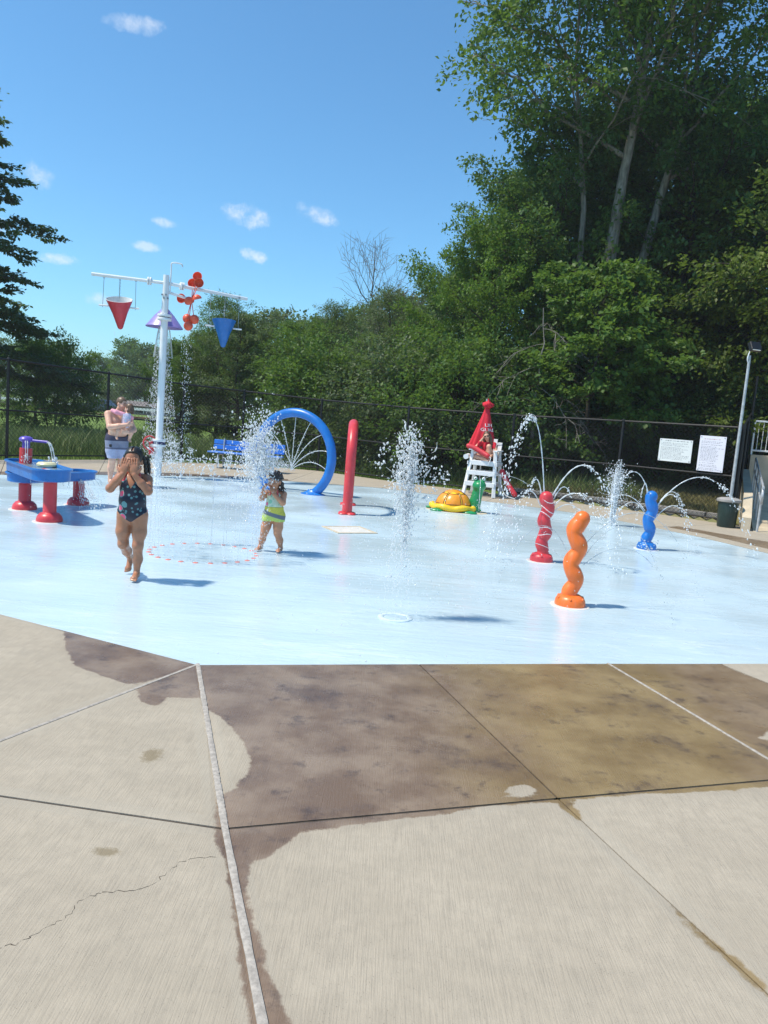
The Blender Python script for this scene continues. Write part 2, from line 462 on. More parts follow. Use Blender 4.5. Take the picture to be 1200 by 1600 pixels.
def ground_mat():
    t = NT('ground_cover')
    sep = t.node('ShaderNodeSeparateXYZ'); t.l.new(t.co('Object'), sep.inputs[0])
    g = t.mix(t.ramp(t.noise(.35, 6, .65), .3, .7), (.115, .19, .038), (.18, .26, .055))
    g = t.mix(t.math('MULTIPLY', t.ramp(t.noise(9, 5, .7), .45, .7), .5), g, (.05, .085, .02))
    dry = t.mix(t.ramp(t.noise(4, 6, .7), .35, .65), (.24, .20, .105), (.16, .17, .07))
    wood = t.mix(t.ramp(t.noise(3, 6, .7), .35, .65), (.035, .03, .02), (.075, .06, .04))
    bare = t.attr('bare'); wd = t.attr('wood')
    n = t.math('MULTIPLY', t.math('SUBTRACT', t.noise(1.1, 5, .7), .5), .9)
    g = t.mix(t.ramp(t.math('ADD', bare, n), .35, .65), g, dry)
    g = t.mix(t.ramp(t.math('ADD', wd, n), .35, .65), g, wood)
    t.set(g, .9, .2)
    t.bump(t.noise(40, 4, .7), .5, .03)
    return t.m
ground_mat()
simple('road_asphalt', (.16, .155, .15), .9, .2, var=.15, vscale=3)
simple('mulch', (.13, .06, .04), .95, .1, var=.4, vscale=2)
simple('white_metal', (.78, .80, .82), .35, .5, var=.05)
simple('black_vinyl', (.012, .012, .013), .45, .4, var=.3)
simple('galvanized', (.46, .48, .50), .42, .5, metal=.25, var=.2, vscale=12)
simple('sealant', (.40, .365, .32), .7, .3, var=.25, vscale=45, bump=.3)
simple('joint_dark', (.075, .06, .048), .8, .3, var=.4, vscale=20)
simple('block_concrete', (.30, .28, .25), .9, .2, var=.3, vscale=5, bump=.4)
simple('wall_concrete', (.55, .47, .35), .85, .25, var=.15, vscale=2.5, bump=.2)
simple('ramp_concrete', (.52, .44, .32), .85, .25, var=.18, vscale=2.0, bump=.2)

# ---------------------------------------------------------------- ground
FENCE = [(-13.5, 9.0), (-12.4, 12.4), (-11.0, 15.6), (-9.2, 18.5), (-7.68, 20.9), (-6.05, 22.45), (-4.45, 23.25), (-2.1, 23.1), (.46, 21.2), (3.15, 19.95), (5.6, 18.75), (7.6, 16.95)]
FTOP = [2.4, 2.4, 2.4, 2.39, 2.33, 2.24, 2.2, 2.12, 2.07, 2.07, 2.12, 2.14]
def seg_dist(X, Y, P):
    D = np.full(X.shape, 1e9)
    for (ax, ay), (bx, by) in zip(P[:-1], P[1:]):
        dx, dy = bx - ax, by - ay; t = np.clip(((X - ax) * dx + (Y - ay) * dy) / (dx * dx + dy * dy + 1e-12), 0, 1)
        D = np.minimum(D, np.hypot(X - ax - t * dx, Y - ay - t * dy))
    return D
def inside(X, Y, P):
    I = np.zeros(X.shape, bool); n = len(P)
    for i in range(n):
        (x1, y1), (x2, y2) = P[i], P[(i + 1) % n]
        if y1 == y2: continue
        I ^= ((y1 > Y) != (y2 > Y)) & (X < (x2 - x1) * (Y - y1) / (y2 - y1) + x1)
    return I
def sdist(X, Y, P):
    d = seg_dist(X, Y, list(P) + [P[0]])
    return np.where(inside(X, Y, P), -d, d)
YARD = FENCE + [(9.0, 19.2), (12.2, 26.2), (16, 26.2), (16, -6), (-14, -6)]
def terrain(X, Y):
    d = np.maximum(sdist(X, Y, YARD), 0)
    right = 1 / (1 + np.exp(-(X - 3.0) / 1.2)) * (Y < 200)
    h = np.where(d > .01, right * (.17 + np.minimum(d * .075, 1.1)), 0) - .035
    h = np.where(d <= .01, -.06, h)
    h = h + np.where(d > 1, .05 * np.sin(X * .7) * np.sin(Y * .5) * np.minimum(d / 8, 1), 0)
    return h
def ground_z(x, y): return float(terrain(np.array([float(x)]), np.array([float(y)]))[0])
gx = np.unique(np.concatenate([np.linspace(-700, -60, 15), np.linspace(-60, -16, 30), np.linspace(-16, 20, 181), np.linspace(20, 60, 30), np.linspace(60, 700, 15)]))
gy = np.unique(np.concatenate([np.linspace(-300, -8, 10), np.linspace(-8, 40, 241), np.linspace(40, 120, 41), np.linspace(120, 900, 15)]))
GX, GY = np.meshgrid(gx, gy, indexing='ij')
GZ = terrain(GX, GY)
dY = np.maximum(sdist(GX, GY, YARD), 0)
bare = np.clip((GX - 2.4) / 1.0, 0, 1) * np.clip(1.3 - np.abs(dY - 2.5) / 5, 0, 1) * .8
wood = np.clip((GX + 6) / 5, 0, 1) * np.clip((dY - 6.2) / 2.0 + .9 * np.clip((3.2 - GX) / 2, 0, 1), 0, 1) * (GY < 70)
ny = len(gy)
ii = np.arange((len(gx) - 1) * (ny - 1)); a = ii // (ny - 1) * ny + ii % (ny - 1)
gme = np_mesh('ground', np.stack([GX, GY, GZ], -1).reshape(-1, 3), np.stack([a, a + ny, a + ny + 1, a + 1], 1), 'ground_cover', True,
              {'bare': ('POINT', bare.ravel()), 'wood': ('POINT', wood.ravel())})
tag(ob('ground', gme), 'green lawn and meadow ground stretching beyond the fence', kind='structure')

# ---------------------------------------------------------------- splash pad and concrete deck
PAD = [(-1.14, 4.88), (.33, 5.27), (1.78, 5.65), (2.73, 5.89), (4.1, 6.24), (5.4, 6.6), (6.7, 8.4), (7.15, 10.4), (6.41, 12.63), (5.9, 14.1), (5.34, 15.15), (4.55, 16.4), (3.49, 17.2), (2.34, 17.75), (1.3, 18.35), (-.1, 19.0),
       (-2.4, 18.85), (-4.6, 18.1), (-6.3, 16.7), (-7.65, 15.14), (-8.6, 12.6), (-8.2, 9.9), (-6.0, 7.4), (-2.85, 5.67)]
m = MB(); m.prism(PAD, -.05, 0.0)
pad = m.build('splash_pad', MATS['pad_paint'], smooth=False)
tag(pad, 'pale blue painted splash pad under a thin film of water', kind='structure')

W1 = [(-2.535,5.581),(-2.204,5.331),(-2.054,4.986),(-1.881,4.692),(-1.686,4.555),(-1.491,4.451),(-1.42,4.411),(-1.156,4.797),(-1.124,4.87),(-1.188,4.92),(-2.005,5.389)]
W2 = [(-1.371,4.368),(-1.274,4.163),(-1.182,4.134),(-1.16,4.268),(-0.979,4.288),(-0.963,4.312),(-1.137,4.853),(-1.178,4.817)]
W3 = [(-1.156,4.928),(-1.112,4.82),(-0.89,4.129),(-0.848,4.091),(-0.709,3.932),(-0.596,3.696),(-0.536,3.526),(-0.536,3.392),(-0.565,3.33),(-0.548,3.26),(-0.598,3.21),(-0.619,3.19),(-0.586,2.959),(-0.545,2.822),(-0.497,2.719),(-0.457,2.622),(-0.418,2.477),(-0.38,2.379),(-0.346,2.228),(-0.286,2.046),(-0.251,1.91),(.2,.2),(.36,.2),(-0.137,1.921),(-0.22,2.105),(-0.306,2.324),(-0.375,2.519),(-0.4,2.63),(-0.403,2.711),(-0.343,2.741),(-0.295,2.836),(-0.244,2.932),(-0.157,2.975),(-0.002,3.048),(0.106,3.086),(0.358,3.184),(0.539,3.285),(0.903,3.391),(0.942,3.275),(0.982,3.226),(0.985,3.31),(0.962,3.413),(1.342,3.531),(1.683,3.607),(2.251,3.783),(2.542,4.332),(2.325,4.335),(2.311,4.378),(2.649,4.689),(2.985,5.342),(2.783,5.715),(2.721,5.917),(1.554,5.713),(0.085,5.303)]
D1 = [(0.632,3.371),(0.718,3.503),(0.79,3.529),(0.834,3.466),(0.798,3.404)]
W4 = [(1.161,2.673),(1.235,2.503),(1.349,2.254),(1.329,2.214),(1.213,2.457),(1.167,2.625)]
W5 = [(5.664,15.336),(6.16,14.65),(6.74,12.976),(7.284,14.063),(7.02,14.383),(6.455,15.066),(6.037,15.646)]
W6 = [(-7.6,15.2),(-4.6,18.15),(-2.4,18.9),(-2.5,19.35),(-4.9,18.6),(-6.7,17.2),(-8.0,15.6)]
def wetness(X, Y):
    w3 = np.maximum(sdist(X, Y, W3), -sdist(X, Y, D1))
    return np.minimum.reduce([sdist(X, Y, W1), sdist(X, Y, W2), w3, sdist(X, Y, W4), sdist(X, Y, W5), sdist(X, Y, W6)])
deck = thing('concrete_deck', None, None); tag(deck, 'broom finished concrete deck slabs around the splash pad, partly wet', kind='structure')
DECK_Z = .010
def slab(q, res=.045, gap=.006, olive=0., drop=.05):
    q = [Vector((x, y)) for x, y in q]
    c = sum(q, Vector((0, 0))) / 4
    q = [p + (c - p).normalized() * gap * 1.5 for p in q]
    nu = max(2, min(70, int(max((q[1] - q[0]).length, (q[2] - q[3]).length) / res))); nv = max(2, min(70, int(max((q[3] - q[0]).length, (q[2] - q[1]).length) / res)))
    u, v = np.meshgrid(np.linspace(0, 1, nu + 1), np.linspace(0, 1, nv + 1), indexing='ij')
    X = q[0].x * (1 - u) * (1 - v) + q[1].x * u * (1 - v) + q[2].x * u * v + q[3].x * (1 - u) * v
    Y = q[0].y * (1 - u) * (1 - v) + q[1].y * u * (1 - v) + q[2].y * u * v + q[3].y * (1 - u) * v
    poly = [(p.x, p.y) for p in q]
    bd = seg_dist(X, Y, poly + [poly[0]])
    Z = np.full(X.shape, DECK_Z) - np.where(bd < 1e-4, .004, 0)
    V = np.stack([X, Y, Z], -1).reshape(-1, 3); wet = wetness(X, Y).ravel(); n = nv + 1
    i = np.arange(nu * nv); a = i // nv * n + i % nv
    F = [tuple(r) for r in np.stack([a, a + n, a + n + 1, a + 1], 1)]
    ring = [k * n for k in range(nu + 1)] + [nu * n + k for k in range(1, nv + 1)] + [k * n + nv for k in range(nu - 1, -1, -1)] + [k for k in range(nv - 1, 0, -1)]
    b0 = len(V); V = np.concatenate([V, V[ring] - np.array([0, 0, drop])]); L = len(ring)
    F += [(ring[k], b0 + k, b0 + (k + 1) % L, ring[(k + 1) % L]) for k in range(L)]
    me = np_mesh('slab', V, F, 'concrete', False, {'wet': ('POINT', np.concatenate([wet, wet[ring]])), 'border': ('POINT', np.concatenate([bd.ravel(), np.zeros(L)]))})
    o = ob('slab', me, deck); o['olive'] = float(olive); return o
K_, B0, C0, D0 = (-1.14, 4.88), (.33, 5.27), (1.78, 5.65), (2.73, 5.89)
T_, B1, C1, D1p = (-.54, 2.93), (.92, 3.42), (2.29, 3.87), (3.45, 4.25)
E1, A2, Bn = (-1.98, 3.10), (.60, -.6), (2.29, -.6)
slab([K_, E1, (-4.3, 4.5), (-2.85, 5.67)])
slab([(-2.85, 5.67), (-4.3, 4.5), (-7.6, 6.0), (-6.0, 7.4)], .1)
slab([K_, (-.84, 3.905), T_, E1][::1])
slab([K_, T_, B1, B0])
slab([B0, B1, C1, C0], olive=1.)
slab([C0, C1, D1p, D0], olive=.25)
slab([D0, D1p, (4.7, 4.65), (4.1, 6.24)], .08)
slab([T_, E1, (-2.7, -.6), A2]); slab([B1, T_, A2, Bn]); slab([C1, B1, Bn, (3.9, -.6)])
slab([D1p, C1, (3.9, -.6), (5.6, -.6)], .1)
slab([E1, (-4.3, 4.5), (-6.4, .5), (-2.7, -.6)], .1); slab([(4.1, 6.24), (4.7, 4.65), (7.3, 4.4), (5.4, 6.6)], .12)
OUT = [(7.3, 4.4), (8.6, 7.2), (9.2, 10.2), (9.6, 13.0), (9.0, 15.2), (7.62, 16.92), (6.3, 18.1), (4.4, 19.3), (3.1, 19.9), (1.8, 20.55), (.4, 21.15), (-2.1, 23.05), (-4.45, 23.2), (-7.68, 20.85), (-9.2, 18.45), (-11.4, 14.6), (-11.0, 9.4), (-7.6, 6.0)]
INN = [(5.4, 6.6), (6.7, 8.4), (7.15, 10.4), (6.41, 12.63), (5.9, 14.1), (5.34, 15.15), (4.55, 16.4), (3.49, 17.2), (2.34, 17.75), (1.3, 18.35), (-.1, 19.0), (-2.4, 18.85), (-4.6, 18.1), (-6.3, 16.7), (-7.65, 15.14), (-8.6, 12.6), (-8.2, 9.9), (-6.0, 7.4)]
for k in range(len(INN) - 1): slab([INN[k], OUT[k], OUT[k + 1], INN[k + 1]], .13, .008)
slab([D1p, (5.6, -.6), (9.0, -.6), (7.3, 4.4)], .15); slab([D1p, (5.4, 4.33), (7.3, 4.4), (4.7, 4.65)], .15)
slab([(7.3, 4.4), (9.0, -.6), (13, -.6), (12, 6.5)], .3); slab([(7.3, 4.4), (9.6, 5.45), (12, 6.5), (8.6, 7.2)], .3)
slab([(-4.3, 4.5), (-7.6, 6.0), (-10.5, 1.5), (-6.4, .5)], .2)
slab([(-6.4, .5), (-2.7, -.6), (-2.7, -5), (-8, -5)], .3); slab([(-2.7, -.6), A2, (.6, -5), (-2.7, -5)], .3); slab([A2, Bn, (2.4, -5), (.6, -5)], .3); slab([Bn, (3.9, -.6), (5.0, -5), (2.4, -5)], .3); slab([(3.9, -.6), (9.0, -.6), (9, -5), (5.0, -5)], .3)
slab([(8.6, 7.2), (12, 6.5), (12, 10), (9.2, 10.2)], .3); slab([(9.2, 10.2), (12, 10), (12, 13), (9.6, 13)], .3)
# joint filler below the gaps, pale sealant in three of the joints
fill = MB()
def strip(P, w, z0, z1, mb):
    for a, b in zip(P[:-1], P[1:]):
        a, b = Vector(a), Vector(b); s = (b - a).normalized(); s = Vector((-s.y, s.x)) * w / 2
        mb.prism([tuple(a - s), tuple(b - s), tuple(b + s), tuple(a + s)], z0, z1)
for P in ([B0, B1], [E1, T_], [T_, B1], [B1, C1], [B1, Bn], [C1, D1p], [D0, D1p]): strip(P, .034, -.03, .0015, fill)
for k in range(len(INN)): strip([INN[k], OUT[k]], .03, -.03, .0015, fill)
o = fill.build('joint_filler', MATS['joint_dark'], deck, smooth=False)
for P, w, z in (([K_, (-.73, 3.55), T_, A2], .028, .0165), ([K_, E1], .022, .0125), ([C0, C1], .020, .0125)):
    s_ = MB(); n = 40; pts = []
    for a, b in zip(P[:-1], P[1:]):
        for i in range(n): pts.append(tuple(a[k] + (b[k] - a[k]) * i / n for k in (0, 1)))
    pts.append(P[-1])
    L, Rr = [], []
    for i, p in enumerate(pts):
        q = pts[min(i + 1, len(pts) - 1)]; o_ = pts[max(i - 1, 0)]; d = Vector((q[0] - o_[0], q[1] - o_[1])).normalized(); sd_ = Vector((-d.y, d.x))
        ww = w / 2 * (1 + random.uniform(-.12, .12)); L.append((p[0] + sd_.x * ww, p[1] + sd_.y * ww)); Rr.append((p[0] - sd_.x * ww, p[1] - sd_.y * ww))
    V, F = [], []
    for a, b in zip(L, Rr):
        mid = ((a[0] + b[0]) / 2, (a[1] + b[1]) / 2); V += [(*a, z - .012), (*a, z - .003), (*mid, z), (*b, z - .003), (*b, z - .012)]
    for i in range(len(L) - 1):
        for k in range(4): F.append((i * 5 + k, i * 5 + k + 1, i * 5 + 6 + k, i * 5 + 5 + k))
    s_.add(V, F); s_.build('joint_sealant', MATS['sealant'], deck)
CR = [(-1.30,2.06),(-1.062,2.159),(-1.017,2.188),(-0.983,2.242),(-0.95,2.283),(-0.921,2.338),(-0.917,2.406),(-0.878,2.446),(-0.853,2.467),(-0.758,2.483),(-0.706,2.531),(-0.676,2.6),(-0.653,2.668),(-0.614,2.703),(-0.512,2.73)]
cm = MB(); pts = []
for a, b in zip(CR[:-1], CR[1:]):
    for i in range(5): pts.append(Vector((a[0] + (b[0] - a[0]) * i / 5 + random.gauss(0, .004), a[1] + (b[1] - a[1]) * i / 5 + random.gauss(0, .004))))
V, F = [], []
for i, p in enumerate(pts):
    w = random.uniform(.0006, .0022); V += [(p.x - w * .4, p.y - w, DECK_Z + .0008), (p.x + w * .4, p.y + w, DECK_Z + .0008)]
for i in range(len(pts) - 1): F.append((2 * i, 2 * i + 1, 2 * i + 3, 2 * i + 2))
cm.add(V, F); cm.build('crack', MATS['joint_dark'], deck, smooth=False)

# nozzle discs of the ring, the white drain cover, the near ring nozzle
simple('ring_pale', (.60, .71, .75), .35, .5, var=.1, vscale=20); simple('nozzle_red', (.72, .20, .15), .4, .5, var=.25)
simple('cover_white', (.72, .70, .64), .45, .5, var=.1, vscale=9)
mb = MB(); mb.lathe([(.030, 0), (.029, .002), (.022, .004), (.008, .004), (.007, .001)], n=14)
nme = None
RINGC, RINGR = (-2.05, 8.77), .61
for k in range(24):
    a = 2 * math.pi * k / 24 + .1
    if nme is None: o = mb.build('nozzle_disc', MATS['nozzle_red'], pad); nme = o.data
    else: o = ob('nozzle_disc', nme, pad)
    o.location = (RINGC[0] + RINGR * math.cos(a), RINGC[1] + RINGR * math.sin(a), .001)
dc = thing('drain_cover', 'square white drain cover set flat in the blue pad', 'drain cover', (-.50, 11.48, 0), R(-63))
mb = MB()
for s in (-1, 1): mb.box((s * .30, 0, .006), (.05, .65, .012), bev=.003); mb.box((0, s * .30, .0055), (.548, .05, .011), bev=.003)
mb.build('rim', MATS['wall_concrete'], dc)
for k in range(9):
    MB().box((-.23 + k * .0575, 0, .005), (.050, .545, .010), bev=.002).build('slat', MATS['cover_white'], dc)
gy_ = thing('nozzle_ring', 'low white nozzle ring foaming near the front edge of the pad', 'nozzle ring', (.17, 6.52, 0))
MB().lathe([(.15, 0), (.15, .006), (.14, .011), (.115, .011), (.105, .005), (.105, 0)], n=36, cap=False).build('rim', MATS['ring_pale'], gy_)
MB().lathe([(.10, 0), (.10, .004), (.0, .006)], n=24).build('plate', MATS['pad_paint'], gy_)

# ---------------------------------------------------------------- chain-link fence
fence = thing('chain_link_fence', 'tall black chain link fence curving around the back of the pad', 'fence')
def lerp(a, b, t): return a + (b - a) * t
pmesh = {}
for (x, y), h in zip(FENCE, FTOP):
    mb = MB(); mb.tube([(0, 0, -.1), (0, 0, h + .02)], .036, 10); mb.lathe([(.043, h - .01), (.043, h + .03), (.02, h + .05), (0, h + .055)], n=10)
    mb.lathe([(.06, 0), (.06, .012), (.04, .02)], n=10)
    mb.build('post', MATS['black_vinyl'], fence, loc=(x, y, 0))
def link_mesh(a, b, ha, hb):
    w = .052; L = math.dist(a, b); n = int(L / w); w = L / n; z0 = .06
    segs = []
    for k in range(n):
        m_ = int((max(ha, hb) - z0) / w)
        js = np.arange(m_ + 1); u = k * w + np.where((js + k) % 2 == 0, 0, w); hz = ha + (hb - ha) * u / L
        z = z0 + (hz - z0) * js / m_; segs.append((u, z))
    P0, P1 = [], []
    for u, z in segs: P0.append(np.stack([u[:-1], z[:-1]], 1)); P1.append(np.stack([u[1:], z[1:]], 1))
    P0, P1 = np.concatenate(P0), np.concatenate(P1)
    d = P1 - P0; d /= np.linalg.norm(d, axis=1, keepdims=True); nrm = np.stack([-d[:, 1], d[:, 0]], 1); r = .0029
    ex = np.array([(b[0] - a[0]) / L, (b[1] - a[1]) / L, 0]); ez = np.array([0, 0, 1.]); eo = np.array([-ex[1], ex[0], 0])
    def to3(p, o): return a3 + p[:, :1] * ex + p[:, 1:] * ez + o * eo
    a3 = np.array([a[0], a[1], 0.])
    ring = [(nrm * r, -.5 * r), (-nrm * r, -.5 * r), (0 * nrm, r)]
    V = np.concatenate([to3(P + q, o) for P in (P0, P1) for q, o in ring]); N = len(P0); i = np.arange(N)
    F = np.concatenate([np.stack([i + s * N, i + ((s + 1) % 3) * N, i + (3 + (s + 1) % 3) * N, i + (3 + s) * N], 1) for s in range(3)])
    return np_mesh('wire_mesh', V, F, 'black_vinyl')
for k in range(len(FENCE) - 1):
    a, b, ha, hb = FENCE[k], FENCE[k + 1], FTOP[k], FTOP[k + 1]
    ob('wire_mesh', link_mesh(a, b, ha - .02, hb - .02), fence)
    for f, r in ((1., .024), (.5, .021), (.045, .019)):
        MB().tube([(*a, ha * f), (*b, hb * f)], r, 8).build('rail', MATS['black_vinyl'], fence)

# low concrete kerb blocks behind the right stretch of fence
kb = thing('kerb_wall', 'row of low grey concrete kerb blocks behind the fence at the right', 'kerb')
P = [(3.12, 20.06), (5.62, 18.87), (7.75, 17.0)]
for a, b in zip(P[:-1], P[1:]):
    L = math.dist(a, b); n = round(L / .62)
    for i in range(n):
        t0, t1 = i / n, (i + 1) / n - .012
        p0 = Vector((lerp(a[0], b[0], t0), lerp(a[1], b[1], t0), .09)); p1 = Vector((lerp(a[0], b[0], t1), lerp(a[1], b[1], t1), .09))
        MB().bar(p0, p1, .16, .22 + random.uniform(-.015, .015), .012).build('block', MATS['block_concrete'], kb, smooth=False)

# ---------------------------------------------------------------- ramp, retaining walls, rails at the right edge
rp = MB()
RA, RB = Vector((7.55, 15.6, .0)), Vector((10.0, 21.2, .52))
V = [(7.62, 15.75, .012), (12.5, 14.2, .012), (14.5, 20.4, .50), (10.15, 21.6, .50), (7.62, 15.75, -.06), (12.5, 14.2, -.06), (14.5, 20.4, -.06), (10.15, 21.6, -.06)]
rp.add(V, [(0, 1, 2, 3), (4, 7, 6, 5), (0, 4, 5, 1), (1, 5, 6, 2), (2, 6, 7, 3), (3, 7, 4, 0)])
ramp = rp.build('ramp', MATS['ramp_concrete'], smooth=False); tag(ramp, 'beige concrete ramp rising away at the right edge', kind='structure')
lw = MB(); a, b = Vector((7.50, 15.85, 0)), Vector((10.05, 21.7, 0)); s = Vector((b.y - a.y, -(b.x - a.x), 0)).normalized() * .09
V = []
for p, z in ((a, .28), (a + (b - a) * .18, .72), (b, 1.12)):
    for q in (p - s, p + s): V += [(q.x, q.y, -.1), (q.x, q.y, z)]
lw.add(V, [(0, 2, 3, 1), (0, 4, 6, 2), (1, 3, 7, 5), (0, 1, 5, 4), (2, 6, 7, 3), (4, 8, 10, 6), (5, 7, 11, 9), (4, 5, 9, 8), (6, 10, 11, 7), (8, 9, 11, 10)])
tag(lw.build('retaining_wall', MATS['wall_concrete'], smooth=False), 'narrow beige concrete wall climbing along the left side of the ramp', 'wall')
uw = thing('upper_wall', 'beige concrete landing wall at the top of the ramp under a white railing', 'wall', (10.28, 22.0, 0), R(-10))
for k in range(5):
    MB().box((.42 + k * .86, .1, .75), (.852, .2, 1.58), bev=.008).build('panel', MATS['wall_concrete'], uw, smooth=False)
MB().box((2.1, 1.8, 1.46), (4.3, 3.2, .1)).build('landing', MATS['ramp_concrete'], uw, smooth=False)
wr = thing('white_railing', 'white metal railing with vertical bars on the landing wall', 'railing', (10.28, 22.0, 1.54), R(-10))
for z in (.12, .95): MB().box((2.1, .08, z), (4.2, .045, .05), bev=.006).build('rail', MATS['white_metal'], wr)
for x in (.02, 1.4, 2.8, 4.18): MB().box((x, .08, .48), (.05, .05, .99), bev=.006).build('post', MATS['white_metal'], wr)
bar = None
for k in range(32):
    x = .14 + k * .125
    if bar is None: o = MB().tube([(0, 0, .12), (0, 0, .95)], .010, 6).build('bar', MATS['white_metal'], wr); bar = o.data
    else: o = ob('bar', bar, wr)
    o.location = (x, .08, 0)
hr = thing('handrail', 'grey tubular metal handrail running up the ramp', 'handrail')
def hp(t, z, off=.22):
    p = Vector((7.50, 15.85, 0)) + Vector((2.55, 5.85, 0)) * t + Vector((.917, -.4, 0)) * off
    return (p.x, p.y, .012 + .5 * t + z)
m = MB(); m.tube(spline([hp(-.03, .60), hp(-.045, .78), hp(-.03, .93), hp(.0, .95), hp(.5, .95), hp(.98, .95)], 6), .024, 10).build('top_rail', MATS['galvanized'], hr)
MB().tube([hp(0.0, .62), hp(.98, .62)], .021, 10).build('lower_rail', MATS['galvanized'], hr)
for t in (.0, .25, .5, .75, .98): MB().tube([hp(t, -.02), hp(t, .95)], .024, 10).build('post', MATS['galvanized'], hr)
MB().tube(spline([hp(-.02, .93, .5), hp(-.05, .85, .5), hp(-.03, .62, .5), hp(.1, .60, .5)], 5), .02, 8).build('return_bend', MATS['white_metal'], hr)
# windscreened fence above the low wall
sf = thing('screened_fence', 'black fabric screened fence climbing beside the ramp', 'fence')
simple('black_fabric', (.010, .011, .013), .8, .2, var=.3, vscale=3)
SA, SB = Vector((7.66, 17.0, 0)), Vector((10.2, 22.2, 0))
NS, NZ = 40, 14
V = []
for i in range(NS + 1):
    t = i / NS; p = SA.lerp(SB, t); zb, zt = .64 + .46 * t, 2.12 + .55 * t
    for j in range(NZ + 1):
        u = j / NZ; bow = .035 * math.sin(t * 4 * math.pi) * math.sin(u * math.pi) + .012 * math.sin(t * 57 + u * 5)
        V.append((p.x - .9 * bow, p.y + .4 * bow, zb + (zt - zb) * u))
F = np.array([(i * (NZ + 1) + j, (i + 1) * (NZ + 1) + j, (i + 1) * (NZ + 1) + j + 1, i * (NZ + 1) + j + 1) for i in range(NS) for j in range(NZ)])
o = ob('screen', np_mesh('screen', V, F, 'black_fabric', True), sf); md = o.modifiers.new('thickness', 'SOLIDIFY'); md.thickness = .004
for t in (.0, .5, 1.0):
    p = SA.lerp(SB, t); MB().tube([(p.x + .05, p.y - .02, .3), (p.x + .05, p.y - .02, 2.2 + .55 * t + (1.0 if t == 1 else 0))], .036, 10).build('post', MATS['black_vinyl'], sf)
MB().tube([(SA.x + .03, SA.y, 2.14), (SB.x + .03, SB.y, 2.69)], .024, 8).build('rail', MATS['black_vinyl'], sf)
# back fence on the landing
bf = thing('landing_fence', 'dark fence post and rail standing behind the white railing', 'fence')
for x, y in ((12.1, 26.0), (15.2, 25.4)): MB().tube([(x, y, .5), (x, y, 3.75)], .04, 10).build('post', MATS['black_vinyl'], bf)
for z in (3.65, 2.2): MB().tube([(12.1, 26.0, z), (15.2, 25.4, z)], .024, 8).build('rail', MATS['black_vinyl'], bf)
ob('wire_mesh', link_mesh((12.1, 26.0), (15.2, 25.4), 3.6, 3.6), bf)

# flood-light pole at the fence corner
lp = thing('light_pole', 'thin galvanized pole with a square floodlight on top at the fence corner', 'light pole', (7.45, 16.6, 0))
MB().tube([(0, 0, -.05), (.0, 0, 3.65)], [.037, .028], 12).build('pole', MATS['galvanized'], lp)
MB().tube(spline([(0, 0, 3.45), (-.05, -.02, 3.58), (-.02, -.03, 3.75)], 5), .013, 8).build('conduit', MATS['white_metal'], lp)
fl = MB().box((.06, -.05, 3.83), (.26, .10, .20), (R(-28), 0, R(15)), .012).build('floodlight', MATS['black_vinyl'], lp)
simple('lamp_glass', (.75, .77, .72), .2, .5, var=.05)
MB().box((.06, -.105, 3.81), (.19, .012, .13), (R(-28), 0, R(15))).build('lens', MATS['lamp_glass'], fl)

# ---------------------------------------------------------------- far left: road, mulch strip, shed, car, posts
mb = MB(); mb.prism([(-140, 104), (60, 78), (60, 84), (-140, 112)], -.2, .02); tag(mb.build('road', MATS['road_asphalt'], smooth=False), 'grey road far across the lawn', kind='structure')
mb = MB(); mb.prism([(-120, 84), (20, 66), (20, 67.6), (-120, 87)], -.2, .06); tag(mb.build('mulch_bed', MATS['mulch'], smooth=False), 'reddish brown mulch strip along the far edge of the lawn', kind='structure')
simple('shed_siding', (.22, .205, .19), .8, .3, var=.12, vscale=.8); simple('shed_roof', (.20, .18, .175), .85, .2, var=.2, vscale=.7); simple('dark_glass', (.02, .025, .03), .1, .5, var=.1)
sh = thing('low_building', 'long low grey building with dark windows far behind the fence', 'building', (-26.5, 92, -.45), R(-7)); sh.scale = (1, 1, .62)
MB().box((0, 0, 1.15), (13, 5, 2.3)).build('wall', MATS['shed_siding'], sh, smooth=False)
mb = MB(); V = [(-6.9, -2.9, 2.25), (6.9, -2.9, 2.25), (6.9, 2.9, 2.25), (-6.9, 2.9, 2.25), (-6.9, 0, 3.1), (6.9, 0, 3.1)]
mb.add(V, [(0, 1, 5, 4), (2, 3, 4, 5), (0, 4, 3), (1, 2, 5), (0, 3, 2, 1)]); mb.build('roof', MATS['shed_roof'], sh, smooth=False)
for k in range(5):
    w = MB().box((-5 + k * 2.5, -2.53, 1.35), (1.1, .1, .9)).build('window', MATS['white_metal'], sh, smooth=False); MB().box((-5 + k * 2.5, -2.595, 1.35), (.96, .02, .76)).build('pane', MATS['dark_glass'], w, smooth=False)
gd = thing('guard_rail', 'low pale guard rail along the far road', 'guard rail')
for k in range(24):
    t = k / 23; MB().box((-75 + 70 * t, 94 - 8.6 * t, .35), (.12, .12, .75)).build('post', MATS['shed_siding'], gd, smooth=False)
MB().bar((-75, 93.9, .6), (-5, 85.3, .6), .08, .28).build('beam', MATS['white_metal'], gd, smooth=False)
simple('car_paint', (.03, .034, .042), .25, .6, var=.1, coat=.5); simple('rubber', (.015, .015, .015), .8, .3)
car = thing('parked_car', 'dark parked car far beyond the lawn left of the man', 'car', (-29.6, 78.5, 0), R(-8))
sec = [(-2.2, .45, .62), (-2.15, .78, .72), (-1.3, .90, .80), (-.75, 1.38, .68), (.75, 1.40, .68), (1.35, .92, .80), (2.15, .80, .72), (2.25, .45, .62)]
V, F = [], []
